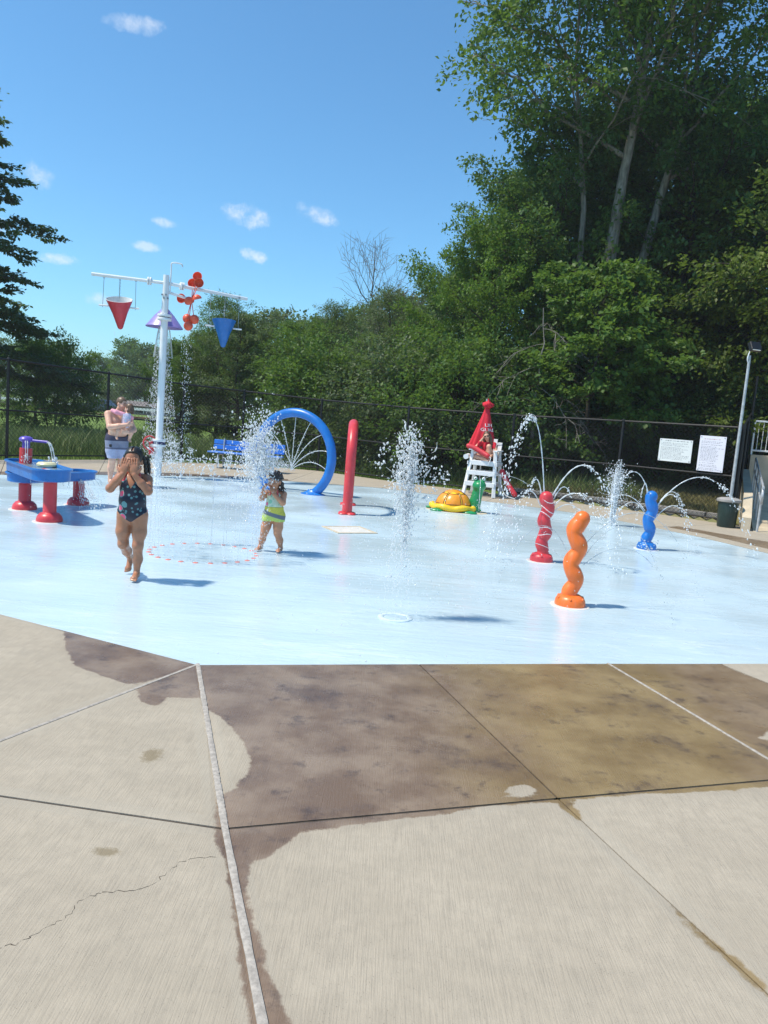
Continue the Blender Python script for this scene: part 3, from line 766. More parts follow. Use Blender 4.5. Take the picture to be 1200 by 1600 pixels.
for x, z, w in sec: V += [(x, -w, .3), (x, -w, min(z, .9)), (x, -w * .92, z), (x, w * .92, z), (x, w, min(z, .9)), (x, w, .3)]
for i in range(len(sec) - 1):
    for k in range(5): F.append((i * 6 + k, i * 6 + k + 1, i * 6 + 7 + k, i * 6 + 6 + k))
F += [tuple(range(5, -1, -1)), tuple((len(sec) - 1) * 6 + k for k in range(6))]
MB().add(V, F).build('body', MATS['car_paint'], car, angle=25)
for x in (-1.35, 1.4):
    for y in (-.78, .78): MB().lathe([(.2, -.1), (.33, -.1), (.33, .1), (.2, .1)], (x, y, .33), 16, (0, 1, 0)).build('wheel', MATS['rubber'], car)
for y in (-.70, .70): MB().box((0, y, 1.13), (1.5, .03, .36)).build('window', MATS['dark_glass'], car, smooth=False)
for i, (x, y, h) in enumerate(((-28.2, 72, 4.6), (-31.5, 74, 2.6), (-38, 75, 3.2))):
    o = MB().tube([(0, 0, 0), (0, 0, h)], .07, 8).build('wooden_post', MATS['block_concrete'], loc=(x, y, -.05))
    tag(o, ['tallest grey post beside the far parked car', 'short grey post left of the far parked car', 'grey post far behind the left bush'][i], 'post', 'posts along the far lawn edge')
# ---------------------------------------------------------------- trees
def leaf_mat(name, ca, cb, cc, trans=.32):
    t = NT(name)
    v = t.attr('v'); g = t.node('ShaderNodeObjectInfo').outputs['Random']
    c = t.mix(t.ramp(v, .05, .75), ca, cb); c = t.mix(t.ramp(v, .80, 1.0), c, cc)
    c = t.mix(t.math('MULTIPLY', g, .22), c, (.042, .088, .018))
    t.set(c, .5, .35)
    tr = t.node('ShaderNodeBsdfTranslucent'); t.l.new(t.mix(.6, c, (.16, .26, .03)), tr.inputs['Color'])
    mx = t.node('ShaderNodeMixShader'); mx.inputs[0].default_value = trans
    t.l.new(t.p.outputs[0], mx.inputs[1]); t.l.new(tr.outputs[0], mx.inputs[2]); t.l.new(mx.outputs[0], t.out.inputs['Surface'])
    return t.m
leaf_mat('leaf_mid', (.072, .152, .028), (.115, .21, .038), (.17, .265, .052), .48)
leaf_mat('leaf_dark', (.048, .115, .034), (.080, .162, .044), (.12, .21, .055), .45)
leaf_mat('leaf_bright', (.095, .195, .022), (.14, .25, .032), (.19, .29, .05), .5)
leaf_mat('leaf_grey', (.095, .14, .06), (.14, .19, .085), (.20, .24, .13), .42)
leaf_mat('leaf_oak', (.050, .092, .038), (.078, .13, .05), (.11, .165, .065), .35)
leaf_mat('leaf_yellow', (.085, .125, .018), (.13, .18, .025), (.20, .24, .04), .4)
def bark(name, a, b):
    t = NT(name); n = t.noise(1.0, 5, .7, t.co('Object', (14, 14, 2.2)))
    t.set(t.mix(t.ramp(n, .3, .7), a, b), .9, .2); t.bump(n, .6, .04)
bark('bark_grey', (.10, .085, .07), (.26, .235, .20)); bark('bark_dark', (.035, .028, .022), (.10, .082, .065)); bark('bark_pale', (.13, .112, .09), (.31, .275, .225)); bark('dead_wood', (.16, .14, .125), (.34, .31, .28))

def leaves_mesh(name, P, D, rng, size, wid, mat_, droop=.3, up=.55, chunk=None):
    n = len(P)
    ax = D + rng.normal(0, .55, (n, 3)); ax[:, 2] -= droop; ax /= np.linalg.norm(ax, axis=1, keepdims=True) + 1e-9
    nr = rng.normal(0, up, (n, 3)) + np.array([0, 0, 1.]); nr -= ax * np.sum(nr * ax, 1, keepdims=True); nr /= np.linalg.norm(nr, axis=1, keepdims=True) + 1e-9
    sd_ = np.cross(ax, nr); L = size * rng.uniform(.65, 1.3, (n, 1)); w = L * wid * .5
    a = P; b = P + ax * L * .5 + sd_ * w + nr * w * .35; c = P + ax * L; d = P + ax * L * .5 - sd_ * w + nr * w * .35
    V = np.stack([a, b, c, d], 1).reshape(-1, 3); i = np.arange(n) * 4
    F = np.concatenate([np.stack([i, i + 1, i + 2], 1), np.stack([i, i + 2, i + 3], 1)])
    v = rng.uniform(0, 1, n)
    if chunk is not None: v = np.clip(v * .55 + chunk * .45, 0, 1)
    return np_mesh(name, V, F, mat_, False, {'v': ('POINT', np.repeat(v, 4))})

class Tubes:
    def __init__(s): s.V = []; s.F = []; s.n = 0
    def add(s, P, r, k=6):
        P = np.asarray(P, float); T = np.gradient(P, axis=0); T /= np.linalg.norm(T, axis=1, keepdims=True) + 1e-9
        h = np.array([0, 0, 1.]) if abs(T[0][2]) < .9 else np.array([1., 0, 0])
        u = np.cross(T, h); u /= np.linalg.norm(u, axis=1, keepdims=True) + 1e-9; w = np.cross(T, u)
        a = np.arange(k) * 2 * math.pi / k
        V = P[:, None] + (u[:, None] * np.cos(a)[None, :, None] + w[:, None] * np.sin(a)[None, :, None]) * np.asarray(r)[:, None, None]
        m_ = len(P); i = np.arange((m_ - 1) * k); q = i // k * k; j = i % k; j2 = (j + 1) % k
        s.F.append(np.stack([q + j, q + j2, q + k + j2, q + k + j], 1) + s.n); s.V.append(V.reshape(-1, 3)); s.n += m_ * k
    def mesh(s, name, mat_): return np_mesh(name, np.concatenate(s.V), np.concatenate(s.F), mat_, True)

def grow(name, seed, H=12, R_=4, base=.25, tr=.22, nl=24, prof=None, up0=10, up1=65, droop=.0, leaf=.12, lw=.6, ntw=2200, per=20, spread=.28,
         lean=(0, 0), lm='leaf_mid', bm='bark_dark', fork=None, sag=.3, twl=.5, asym=None, flat=1.0, bare=False, wobble=.012, ivy=0):
    """branching skeleton; leaves grow round its twigs"""
    rng = np.random.default_rng(seed); W = Tubes(); tw0, tw1, tch = [], [], []
    stems = fork or [((0, 0), (lean[0], lean[1]), 1.0, 1.0)]
    prof = prof or (lambda t: (math.sin(min(1, (t * 1.05 + .12)) * math.pi) ** .6))
    limbs = []
    for (ox, oy), (tx, ty), hf, rf in stems:
        n = 9; tt = np.linspace(0, 1, n); wob = rng.normal(0, wobble * H, (n, 2)) * np.minimum(tt * 3, 1)[:, None]
        ST = np.stack([ox + (tx - ox) * tt ** 1.15 + wob[:, 0], oy + (ty - oy) * tt ** 1.15 + wob[:, 1], tt * H * hf - .15 * (tt < .01)], 1)
        rr = tr * rf * (1.25 - 1.15 * tt ** .8); rr[0] *= 1.25
        W.add(ST, np.maximum(rr, .015), 9)
        if ivy:
            for q in range(int(ivy * rf)):
                z_ = rng.uniform(.03, .46) ** 1.0; c_ = np.array([np.interp(z_, tt, ST[:, k]) for k in range(3)]); a_ = rng.uniform(0, 6.28)
                o_ = np.array([math.cos(a_), math.sin(a_), 0]) * np.interp(z_, tt, rr); b_ = c_ + o_ + np.array([math.cos(a_) * .35, math.sin(a_) * .35, -.2]) * rng.uniform(.3, 1.2) * (1.3 - 1.6 * z_)
                if z_ < .27 or rng.uniform() < .30: tw0.append(c_ + o_); tw1.append(b_); tch.append(rng.uniform(.4, 1))
        for i in range(int(nl * rf)):
            u = (i + rng.uniform(.1, .9)) / int(nl * rf); t = base + (1 - base) * u ** .85
            p = np.array([np.interp(t, tt, ST[:, k]) for k in range(3)])
            limbs.append((p, u, t, tr * rf * (1.1 - t)))
    k_ = 0
    for p, u, t, r0 in limbs:
        k_ += 1; az = k_ * 2.399 + rng.normal(0, .35); L = R_ * prof(u) * rng.uniform(.72, 1.15)
        if asym is not None: L *= 1 + asym[0] * math.cos(az - asym[1])
        if L < .25: continue
        el = R(up0 + (up1 - up0) * u + rng.normal(0, 8)); n = 7; s = np.linspace(0, 1, n)
        d = np.array([math.cos(az) * math.cos(el), math.sin(az) * math.cos(el), math.sin(el)])
        Pl = p + d * (s[:, None] * L); Pl[:, 2] -= droop * L * s ** 2; Pl += rng.normal(0, .03 * L, (n, 3)) * s[:, None]
        W.add(Pl, np.maximum(r0 * .55 * (1 - .85 * s), .008), 6)
        ns = 3 + int(L * 1.7)
        for j in range(ns):
            f = .22 + .78 * (j + rng.uniform(.2, .8)) / ns; q = np.array([np.interp(f, s, Pl[:, k]) for k in range(3)])
            sd_ = np.cross(d, [0, 0, 1]); sd_ /= np.linalg.norm(sd_) + 1e-9
            d2 = d * .75 + sd_ * (1 if j % 2 else -1) * rng.uniform(.5, 1.1) + np.array([0, 0, rng.normal(.12, .3) * flat]); d2 /= np.linalg.norm(d2)
            L2 = (.50 * L * (1.15 - f) + .35) * rng.uniform(.7, 1.2); s2 = np.linspace(0, 1, 4)
            Q = q + d2 * (s2[:, None] * L2); Q[:, 2] -= sag * L2 * s2 ** 2
            W.add(Q, np.maximum(r0 * .16 * (1 - .8 * s2), .005), 4)
            nt = max(2, int(L2 * 3.2)); ch = rng.uniform()
            for m_ in range(nt):
                g = (m_ + rng.uniform(.3, 1)) / nt; a = np.array([np.interp(g, s2, Q[:, k]) for k in range(3)])
                d3 = d2 * .6 + rng.normal(0, .55, 3) * np.array([1, 1, flat]); d3 /= np.linalg.norm(d3); b = a + d3 * twl * rng.uniform(.6, 1.3); b[2] -= sag * twl * .4
                tw0.append(a); tw1.append(b); tch.append(ch)
                if bare: W.add(np.stack([a, (a + b) / 2 + rng.normal(0, .03, 3), b]), [.008, .006, .003], 3)
    wood = W.mesh(name + '_wood', bm)
    if bare: return wood, None
    tw0, tw1, tch = np.array(tw0), np.array(tw1), np.array(tch)
    k = max(2, int(per * ntw / len(tw0))); idx = np.repeat(np.arange(len(tw0)), k)
    f = rng.uniform(0, 1.05, len(idx))[:, None]
    P = tw0[idx] * (1 - f) + tw1[idx] * f + rng.normal(0, spread * .42, (len(idx), 3)) * np.array([1, 1, .8 * flat])
    D = (tw1 - tw0)[idx]; D /= np.linalg.norm(D, axis=1, keepdims=True)
    return wood, leaves_mesh(name + '_leaves', P, D, rng, leaf, lw, lm, chunk=tch[idx])
PROTO = {}
def proto(key, **kw): PROTO[key] = grow(key, **kw)
def tree(key, x, y, label, rz=0, sc=1.0, name='leafy_tree', cat='tree', group=None, z=None, szz=None, lm=None, crown='crown'):
    wood, lv = PROTO[key]
    t = thing(name, label, cat, (x, y, ground_z(x, y) if z is None else z), rz, group)
    t.scale = (sc, sc, (szz or 1) * sc)
    ob('trunk', wood, t)
    if lv is not None:
        o = ob(crown, lv, t)
        if lm: o.material_slots[0].link = 'OBJECT'; o.material_slots[0].material = MATS[lm]
    return t
dome = lambda t: (max(0., 1 - (2 * t - .75) ** 2 * .62)) ** .7
cone_ = lambda t: 1.02 - .9 * t
# prototypes
proto('tall', seed=3, H=17.5, R_=5.7, base=.52, tr=.25, nl=28, up0=40, up1=68, leaf=.17, ntw=3300, per=18, spread=.38, lm='leaf_mid', bm='bark_pale', sag=.4,
      fork=[((0, 0), (.8, .3), 1.0, 1.0), ((.35, .3), (3.1, .8), .95, .8), ((-.15, .6), (-1.6, .9), .9, .55)], prof=lambda t: .55 + .5 * math.sin(min(1, t + .25) * 3.0), twl=.6, wobble=.004, ivy=260)
proto('dense', seed=5, H=13, R_=4.6, base=.10, tr=.20, nl=46, leaf=.16, ntw=2600, per=18, spread=.34, lm='leaf_dark', prof=dome, up0=-4, up1=62)
proto('round', seed=8, H=9, R_=4.2, base=.08, tr=.16, nl=38, leaf=.14, ntw=2300, per=19, spread=.32, lm='leaf_bright', prof=dome, up0=0, up1=60, asym=(.15, 3.1))
proto('airy', seed=9, H=10, R_=3.5, base=.08, tr=.14, nl=36, leaf=.13, lw=.38, ntw=2300, per=18, spread=.36, lm='leaf_grey', prof=dome, up0=5, up1=70, sag=.5)
proto('bush', seed=12, H=3.2, R_=2.4, base=.02, tr=.06, nl=26, leaf=.12, ntw=1100, per=16, spread=.32, lm='leaf_mid', prof=dome, up0=0, up1=60,
      fork=[((0, 0), (.3, .1), 1, .6), ((.3, .2), (1.1, -.3), .85, .5), ((-.3, 0), (-1.0, .3), .9, .5)])
proto('maple', seed=15, H=6.5, R_=2.6, base=.22, tr=.09, nl=22, leaf=.17, lw=.8, ntw=900, per=18, spread=.34, lm='leaf_mid', prof=dome, up0=5, up1=50, sag=.35, flat=.5)
proto('oak', seed=21, H=13.5, R_=6.2, base=.17, tr=.24, nl=40, leaf=.17, lw=.55, ntw=3000, per=17, spread=.24, lm='leaf_oak', prof=lambda t: .74 - .55 * t, up0=-12, up1=35, droop=.14, sag=.22, flat=.35, twl=.55)
proto('far', seed=25, H=10, R_=4.2, base=.16, tr=.2, nl=30, leaf=.34, ntw=900, per=11, spread=.6, lm='leaf_mid', prof=dome, up0=0, up1=62)
proto('deadtree', seed=31, H=10, R_=3.0, base=.25, tr=.10, nl=20, up0=40, up1=75, bm='bark_grey', bare=True, sag=-.25, twl=.7, fork=[((0, 0), (-.6, 0), 1, 1), ((.2, 0), (1.0, .2), .8, .7)])
proto('tangle', seed=33, H=4.2, R_=2.2, base=.3, tr=.05, nl=9, up0=-30, up1=20, bm='dead_wood', bare=True, sag=.75, twl=.45, droop=.5)

# the wood on the right
tree('tall', 6.4, 25.2, 'tallest tree with bare pale forked trunks rising behind the fence', sc=1.08, group=None)
tree('dense', 5.2, 27.5, 'tall dark green tree left of the tallest pale trunked tree', .5, .85)
tree('round', 3.0, 26.0, 'bright green tree at the left edge of the wood, its limbs reaching left', .3, .66, szz=1.24)
tree('maple', 5.75, 22.6, 'small broad leaved tree in front of the big trunk, just behind the fence', 1.2, .88)
tree('dense', 9.4, 26.5, 'dense dark tree behind the two white signs', 2.1, .95)
tree('dense', 12.6, 29.0, 'olive green tree behind the light pole at the right edge', 4.0, .9, lm='leaf_yellow')
tree('round', 11.8, 24.6, 'yellow green tree leaning over the ramp at the right edge', 4.4, 1.12, lm='leaf_yellow')
WG = 'shaded trees deep inside the wood'
WL = 'shaded dark tree deep inside the wood behind the tall trees'
for i, (x, y, s, k) in enumerate([(7.2, 31, .95, 'dense'), (2.6, 31, .56, 'dense'), (9.5, 33, 1.1, 'dense'), (14.5, 33, 1.1, 'dense'), (5.6, 35, .86, 'dense'), (17.5, 30, 1.05, 'dense'), (12, 37, 1.1, 'dense'), (7.5, 28.3, .72, 'dense'), (15.3, 25.8, .9, 'dense'), (11, 31.0, .8, 'dense'), (19.5, 36, 1.2, 'dense')]):
    tree(k, x, y, WL, i * 1.7, s, group=WG)
UL = ['low dark bush behind the lifeguard chair', 'bush under the big tree trunk at the fence', 'low leafy bush left of the big trunk', 'dark shrub behind the wide white sign', 'dark shrub behind the tall white sign', 'bush at the foot of the bright green tree', 'bush behind the tall water geyser', 'shrub beside the screened fence above the ramp', 'grey green bush behind the red arch', 'leafy bush right of the blue hoop', 'dark bush deep under the yellow green tree', 'deep shaded bush behind the wide sign']
for i, (x, y, s, m_) in enumerate([(3.1, 23.6, 1.0, 'leaf_dark'), (6.7, 25.6, .8, 'leaf_mid'), (4.7, 24.4, .95, 'leaf_dark'), (8.1, 25.2, .85, 'leaf_dark'), (10.2, 25.0, .95, 'leaf_dark'), (1.6, 23.8, 1.05, 'leaf_mid'), (.6, 24.8, 1.0, 'leaf_grey'), (12.2, 26.2, 1.1, 'leaf_mid'), (-.9, 25.6, .9, 'leaf_grey'), (-2.4, 27.0, 1.05, 'leaf_mid'), (12.5, 31, 1.3, 'leaf_dark'), (8.8, 28.5, 1.2, 'leaf_dark')]):
    tree('bush', x, y, UL[i], i * 2.3, s, name='leafy_bush', cat='bush', lm=m_, crown='foliage')
tree('tangle', 4.1, 22.4, 'tangle of bare grey dead branches hanging behind the fence near the umbrella', .6, .95, name='dead_branches', cat='dead tree', z=1.2)
tree('tangle', 5.0, 23.2, 'thin dead sapling leaning left of the big trunk', 2.6, .8, name='dead_sapling', cat='dead tree', z=.4)
# the middle
tree('airy', -.4, 31, 'grey green feathery tree beside the bright green tree', .4, .63)
tree('airy', -2.6, 33.5, 'feathery tree behind the blue hoop with a pale crown', 1.9, .60)
tree('round', -3.9, 30.5, 'low spreading green tree behind the blue hoop', 2.2, .53, lm='leaf_mid')
tree('round', -6.3, 31.2, 'round bushy tree behind the blue dump bucket', 3.4, .55, lm='leaf_grey')
tree('airy', -7.5, 33.4, 'bushy tree with upright shoots left of the blue dump bucket', .9, .60, lm='leaf_mid')
tree('round', -8.7, 31.8, 'dark bushy tree just right of the white bucket pole', 5.1, .42, lm='leaf_mid')
tree('dense', -5.2, 46, 'round topped tree far behind the blue hoop', 3.2, .50, lm='leaf_mid')
tree('dense', -2.0, 44, 'dark tree top showing above the hoop trees', 5.0, .50)
tree('far', 1.0, 42, 'grey leafed tree top left of the bright green tree', 2.7, .66, lm='leaf_grey')
tree('deadtree', -1.0, 41, 'bare dead tree standing against the sky left of the wood', 0, 1.08, name='dead_tree', cat='dead tree')
ML = 'distant tree in the green belt behind the middle of the fence'
for i, (x, y, s) in enumerate([(-13, 66, .85), (-9.5, 64, .88), (-6, 63, .84), (-3, 62, .92), (0.5, 60, 1.0), (4, 58, 1.05), (-16.5, 70, .75), (-20, 72, .66), (-11, 52, .62)]):
    tree('far', x, y, ML, i * 1.3, s, group='tree belt behind the middle', lm=['leaf_mid', 'leaf_grey', 'leaf_dark'][i % 3])
# the left
tree('oak', -17.9, 30.0, 'big dark oak with drooping layered boughs at the left edge', .5, 1.22, szz=.77)
tree('bush', -14.6, 33.5, 'loose leafy bush in the meadow behind the left fence', .8, .80, szz=1.3, name='leafy_bush', cat='bush', lm='leaf_mid', crown='foliage')
tree('round', -17.5, 38, 'bushy tree beyond the meadow at the left edge', 1.1, .43, lm='leaf_mid')
FL = ['distant round tree standing above the low grey building', 'distant tree left of the low grey building', 'distant tree directly behind the man', 'distant tree just left of the white pole', 'distant tree behind the pole and shower', 'distant dark tree above the parked car', 'distant tree above the left bush', 'distant tree beyond the oak boughs', 'distant tree behind the oak at the left edge']
for i, (x, y, s) in enumerate([(-35.5, 104, .98), (-41.5, 108, .78), (-32, 100, .9), (-29.5, 103, .86), (-25.5, 100, .92), (-45, 104, .86), (-50, 106, .85), (-56, 108, .95), (-64, 110, 1.1)]):
    tree('far', x, y, FL[i], i * 2.1, s * .88, lm=['leaf_mid', 'leaf_mid', 'leaf_dark'][i % 3])
tree('bush', -33.3, 90, 'small round bush beside the far parked car', .4, .7, name='leafy_bush', cat='bush', crown='foliage', lm='leaf_grey')
BL = 'hazy tree in the farthest belt on the horizon'
for i in range(26):
    x = -150 + i * 12.5; tree('far', x, 170 + 12 * math.sin(i * 2.2), BL, i * 1.9, 1.05 * .8 + .13 * math.sin(i * 3.7), group='farthest tree belt', lm=['leaf_mid', 'leaf_dark'][i % 2])

# ---------------------------------------------------------------- grasses
def grass_mat(name, a, b, c):
    t = NT(name); v = t.attr('v'); col = t.mix(t.ramp(v, 0, .7), a, b); col = t.mix(t.ramp(v, .86, .98), col, c); t.set(col, .6, .25)
    tr = t.node('ShaderNodeBsdfTranslucent'); t.l.new(col, tr.inputs['Color']); mx = t.node('ShaderNodeMixShader'); mx.inputs[0].default_value = .3
    t.l.new(t.p.outputs[0], mx.inputs[1]); t.l.new(tr.outputs[0], mx.inputs[2]); t.l.new(mx.outputs[0], t.out.inputs['Surface'])
grass_mat('meadow_blade', (.10, .155, .05), (.155, .215, .07), (.34, .36, .18))
grass_mat('lawn_blade', (.085, .14, .025), (.14, .21, .04), (.22, .24, .09))
grass_mat('dry_blade', (.15, .155, .055), (.24, .215, .10), (.32, .28, .16))
def blades(name, pts, h, w, mat_, label, hv=.35, lean=.35):
    rng = np.random.default_rng(len(pts)); n = len(pts); z = terrain(pts[:, 0], pts[:, 1])
    a = rng.uniform(0, 2 * math.pi, n); dx, dy = np.cos(a), np.sin(a); hh = h * (1 + rng.normal(0, hv, n)).clip(.3, 2)
    L = rng.normal(0, lean, (n, 2)) * hh[:, None]; ww = w * rng.uniform(.6, 1.3, n)
    b = np.stack([pts[:, 0], pts[:, 1], z - .02], 1); s = np.stack([dx * ww, dy * ww, 0 * ww], 1)
    mid = b + np.stack([L[:, 0] * .3, L[:, 1] * .3, hh * .6], 1); tip = b + np.stack([L[:, 0], L[:, 1], hh], 1)
    V = np.stack([b - s, b + s, mid + s * .7, mid - s * .7, tip], 1).reshape(-1, 3); i = np.arange(n) * 5
    F = np.concatenate([np.stack([i, i + 1, i + 2], 1), np.stack([i, i + 2, i + 3], 1), np.stack([i + 3, i + 2, i + 4], 1)])
    o = ob(name, np_mesh(name, V, F, mat_, False, {'v': ('POINT', np.repeat(rng.uniform(0, 1, n), 5))})); tag(o, label, None, None, 'stuff')
rng = np.random.default_rng(44)
def scatter(n, x0, x1, y0, y1, cond):
    P = np.stack([rng.uniform(x0, x1, n), rng.uniform(y0, y1, n)], 1); d = sdist(P[:, 0], P[:, 1], YARD)
    return P[cond(P[:, 0], P[:, 1], d)]
blades('meadow_grass', scatter(130000, -22, 2.5, 15, 42, lambda x, y, d: (d > 1.25 + .25 * np.sin(x * 2)) & (d < 9.5 + 2 * np.sin(x))), .44, .014, 'meadow_blade', 'tall dark meadow grass behind the left half of the fence')
blades('lawn_grass', scatter(80000, -16, 2.6, 14, 27, lambda x, y, d: (d > .05) & (d < 1.7)), .11, .010, 'lawn_blade', 'short bright grass along the back of the fence')
blades('bank_grass', scatter(100000, 2.6, 11, 16.5, 28, lambda x, y, d: (d > .28) & (d < 6.6)), .13, .011, 'dry_blade', 'dry patchy grass on the bank behind the right fence')
blades('bank_weeds', scatter(9000, 1.5, 6.6, 18.5, 25, lambda x, y, d: (d > .7) & (d < 3.2)), .26, .012, 'meadow_blade', 'rough weeds under the trees behind the lifeguard chair', .5)
# ---------------------------------------------------------------- play features
def plastic(name, c, rough=.32, var=.10):
    t = NT(name); f = t.noise(5, 4, .6); g = t.noise(60, 3, .6)
    col = t.mix(t.ramp(f, .3, .7), tuple(x * (1 - var) for x in c), tuple(min(1, x * (1 + var)) for x in c))
    col = t.mix(t.math('MULTIPLY', t.ramp(g, .62, .75), .18), col, tuple(min(1, x * .6 + .12) for x in c))
    ws = t.noise(1.0, 5, .65, t.co('Object', (26, 26, 2.2)))
    col = t.mix(t.math('MULTIPLY', t.ramp(ws, .52, .72), .30), col, tuple(x * .62 + .14 for x in c)); col = t.mix(t.math('MULTIPLY', t.ramp(t.noise(55, 2), .70, .76), .5), col, tuple(x * .45 for x in c))
    t.set(col, t.math('ADD', rough - .08, t.math('MULTIPLY', t.noise(9, 4, .6), .22)), .5)
    t.bump(t.noise(22, 3, .6), .05, .01)
plastic('paint_red', (.62, .045, .055)); plastic('paint_orange', (.85, .17, .025)); plastic('paint_blue', (.008, .15, .50)); plastic('tub_blue', (.010, .145, .45), .28)
plastic('paint_purple', (.11, .07, .42)); plastic('lilac', (.30, .25, .62)); plastic('cup_orange', (.80, .11, .05)); plastic('bucket_red', (.55, .035, .06)); plastic('bucket_blue', (.012, .16, .50)); plastic('bucket_white', (.72, .72, .70))
plastic('float_cream', (.72, .66, .38)); plastic('shell_yellow', (.85, .55, .02)); plastic('shell_orange', (.80, .30, .02)); plastic('turtle_green', (.012, .26, .085)); plastic('outline_dark', (.16, .05, .015)); plastic('paint_white', (.78, .80, .82), .35, .04)
plastic('chair_white', (.76, .77, .77), .45, .05); plastic('bench_blue', (.015, .17, .62), .45); plastic('bin_green', (.010, .035, .032), .4); plastic('bin_lid', (.30, .285, .27), .7)
plastic('tube_red', (.60, .03, .045), .5); plastic('flange_navy', (.02, .03, .12), .4)
simple('umbrella_red', (.62, .035, .055), .85, .15, var=.1, vscale=3, bump=.15, bscale=30)
simple('letter_white', (.80, .80, .80), .7, .2, var=.03); simple('letter_ink', (.10, .10, .12), .7, .2, var=.1); simple('letter_rust', (.45, .16, .15), .7, .2, var=.1); simple('sign_white', (.72, .75, .74), .4, .4, var=.04, vscale=2); simple('sign_pale', (.74, .73, .80), .4, .4, var=.04, vscale=2)
simple('chain_steel', (.35, .36, .38), .35, .5, metal=.8, var=.2)

def text_mesh(s, size, mat_, extr=.002):
    cu = bpy.data.curves.new('lettering', 'FONT'); cu.body = s; cu.size = size; cu.extrude = extr; cu.align_x = 'CENTER'; cu.align_y = 'CENTER'; cu.resolution_u = 2
    tmp = bpy.data.objects.new('lettering', cu); C.objects.link(tmp)
    me = bpy.data.meshes.new_from_object(tmp.evaluated_get(bpy.context.evaluated_depsgraph_get()))
    bpy.data.objects.remove(tmp); bpy.data.curves.remove(cu); me.materials.clear(); me.materials.append(MATS[mat_]); return me

# wiggling spray posts
WIG = []
def worm(name, x, y, h, r, mat_, label, ph, pitch, amp, grow_=0):
    t = thing(name, label, 'spray post', (x, y, 0), 0, 'wiggly spray posts')
    P, rr = [], []; n = 60
    for i in range(n + 1):
        z = .10 + (h - .10 - r) * i / n; a = ph + 2 * math.pi * z / pitch; e = min(1, (z - .05) / .12)
        P.append((amp * math.sin(a) * e, amp * .25 * math.cos(a) * e, z)); rr.append(r * (1 + .05 * math.sin(a * 2 + ph)) * (1.04 if i > n * .82 else 1) * (.97 if i < n * .3 else 1))
    top = Vector(P[-1]); d = (top - Vector(P[-3])).normalized(); r0 = rr[-1]
    for k in range(1, 8):
        a = k / 7 * math.pi / 2; P.append(tuple(top + d * r0 * math.sin(a))); rr.append(max(.002, r0 * math.cos(a)))
    MB().tube(P, rr, 22).build('body', MATS[mat_], t, angle=80)
    MB().lathe([(.150, 0), (.152, .03), (.146, .065), (.125, .098), (.09, .115), (.05, .12), (0, .12)], n=28).build('base_dome', MATS[mat_], t, angle=60)
    for k in range(6):
        a = k * math.pi / 3 + .3; MB().sphere((.135 * math.cos(a), .135 * math.sin(a), .083), .014, 8, 6).build('bolt_cap', MATS[mat_], t)
    MB().lathe([(.195, 0), (.193, .005), (.15, .008)], n=28).build('footing', MATS['bucket_white'], t)
    return P
WO = worm('spray_post', 1.93, 7.55, .96, .079, 'paint_orange', 'orange wiggly spray post, nearest of the three worm shaped posts', 2.9, .325, .033)
WR = worm('spray_post', 2.13, 10.06, .93, .083, 'paint_red', 'red wiggly spray post standing behind the orange one', -.6, .30, .020)
WB = worm('spray_post', 4.17, 12.0, .92, .085, 'paint_blue', 'blue wiggly spray post by the right edge of the pad', 2.4, .33, .026)

# hoop standing on the pad
hoop = thing('spray_hoop', 'big blue hoop sprinkler with water jets pointing into its centre', 'spray hoop', (-2.03, 16.45, 0), R(-24))
HR, HC = .93, .76
a0 = math.asin(HC / HR)
P = [(HR * math.cos(a), 0, HC + HR * math.sin(a)) for a in np.linspace(-a0 - .02, math.pi + a0 + .02, 70)]
MB().tube(P, .098, 20).build('ring', MATS['paint_blue'], hoop)
for s in (-1, 1):
    x = s * HR * math.cos(a0)
    MB().lathe([(.25, 0), (.25, .012), (.20, .025), (.12, .07), (.10, .10)], (x, 0, 0), 24, scale=(1.1, .8)).build('foot', MATS['paint_blue'], hoop)
for a in np.linspace(-.25, math.pi + .25, 9):
    MB().lathe([(.016, -.02), (.014, .018), (.006, .02)], ((HR - .095) * math.cos(a), 0, HC + (HR - .095) * math.sin(a)), 8, (-math.cos(a), 0, -math.sin(a))).build('nozzle', MATS['chain_steel'], hoop)
# arch seen edge-on
arch = thing('spray_arch', 'tall red arch seen edge on beside the blue hoop', 'spray arch', (-.68, 14.1, 0), R(90 + 2.5))
P = [(-.72, 0, 0), (-.72, 0, .95)] + [(.72 * math.cos(a), 0, .95 + .62 * math.sin(a)) for a in np.linspace(math.pi - .15, .15, 22)] + [(.72, 0, .95), (.72, 0, 0)]
MB().tube(P, .088, 20).build('pipe', MATS['paint_red'], arch)
for s in (-1, 1):
    for k in range(4):
        a = k * math.pi / 2 + .785
        MB().sphere((s * .72 + .10 * math.cos(a), .10 * math.sin(a), .012), .085, 14, 8, (1, 1, .35)).build('petal_foot', MATS['paint_red'], arch)

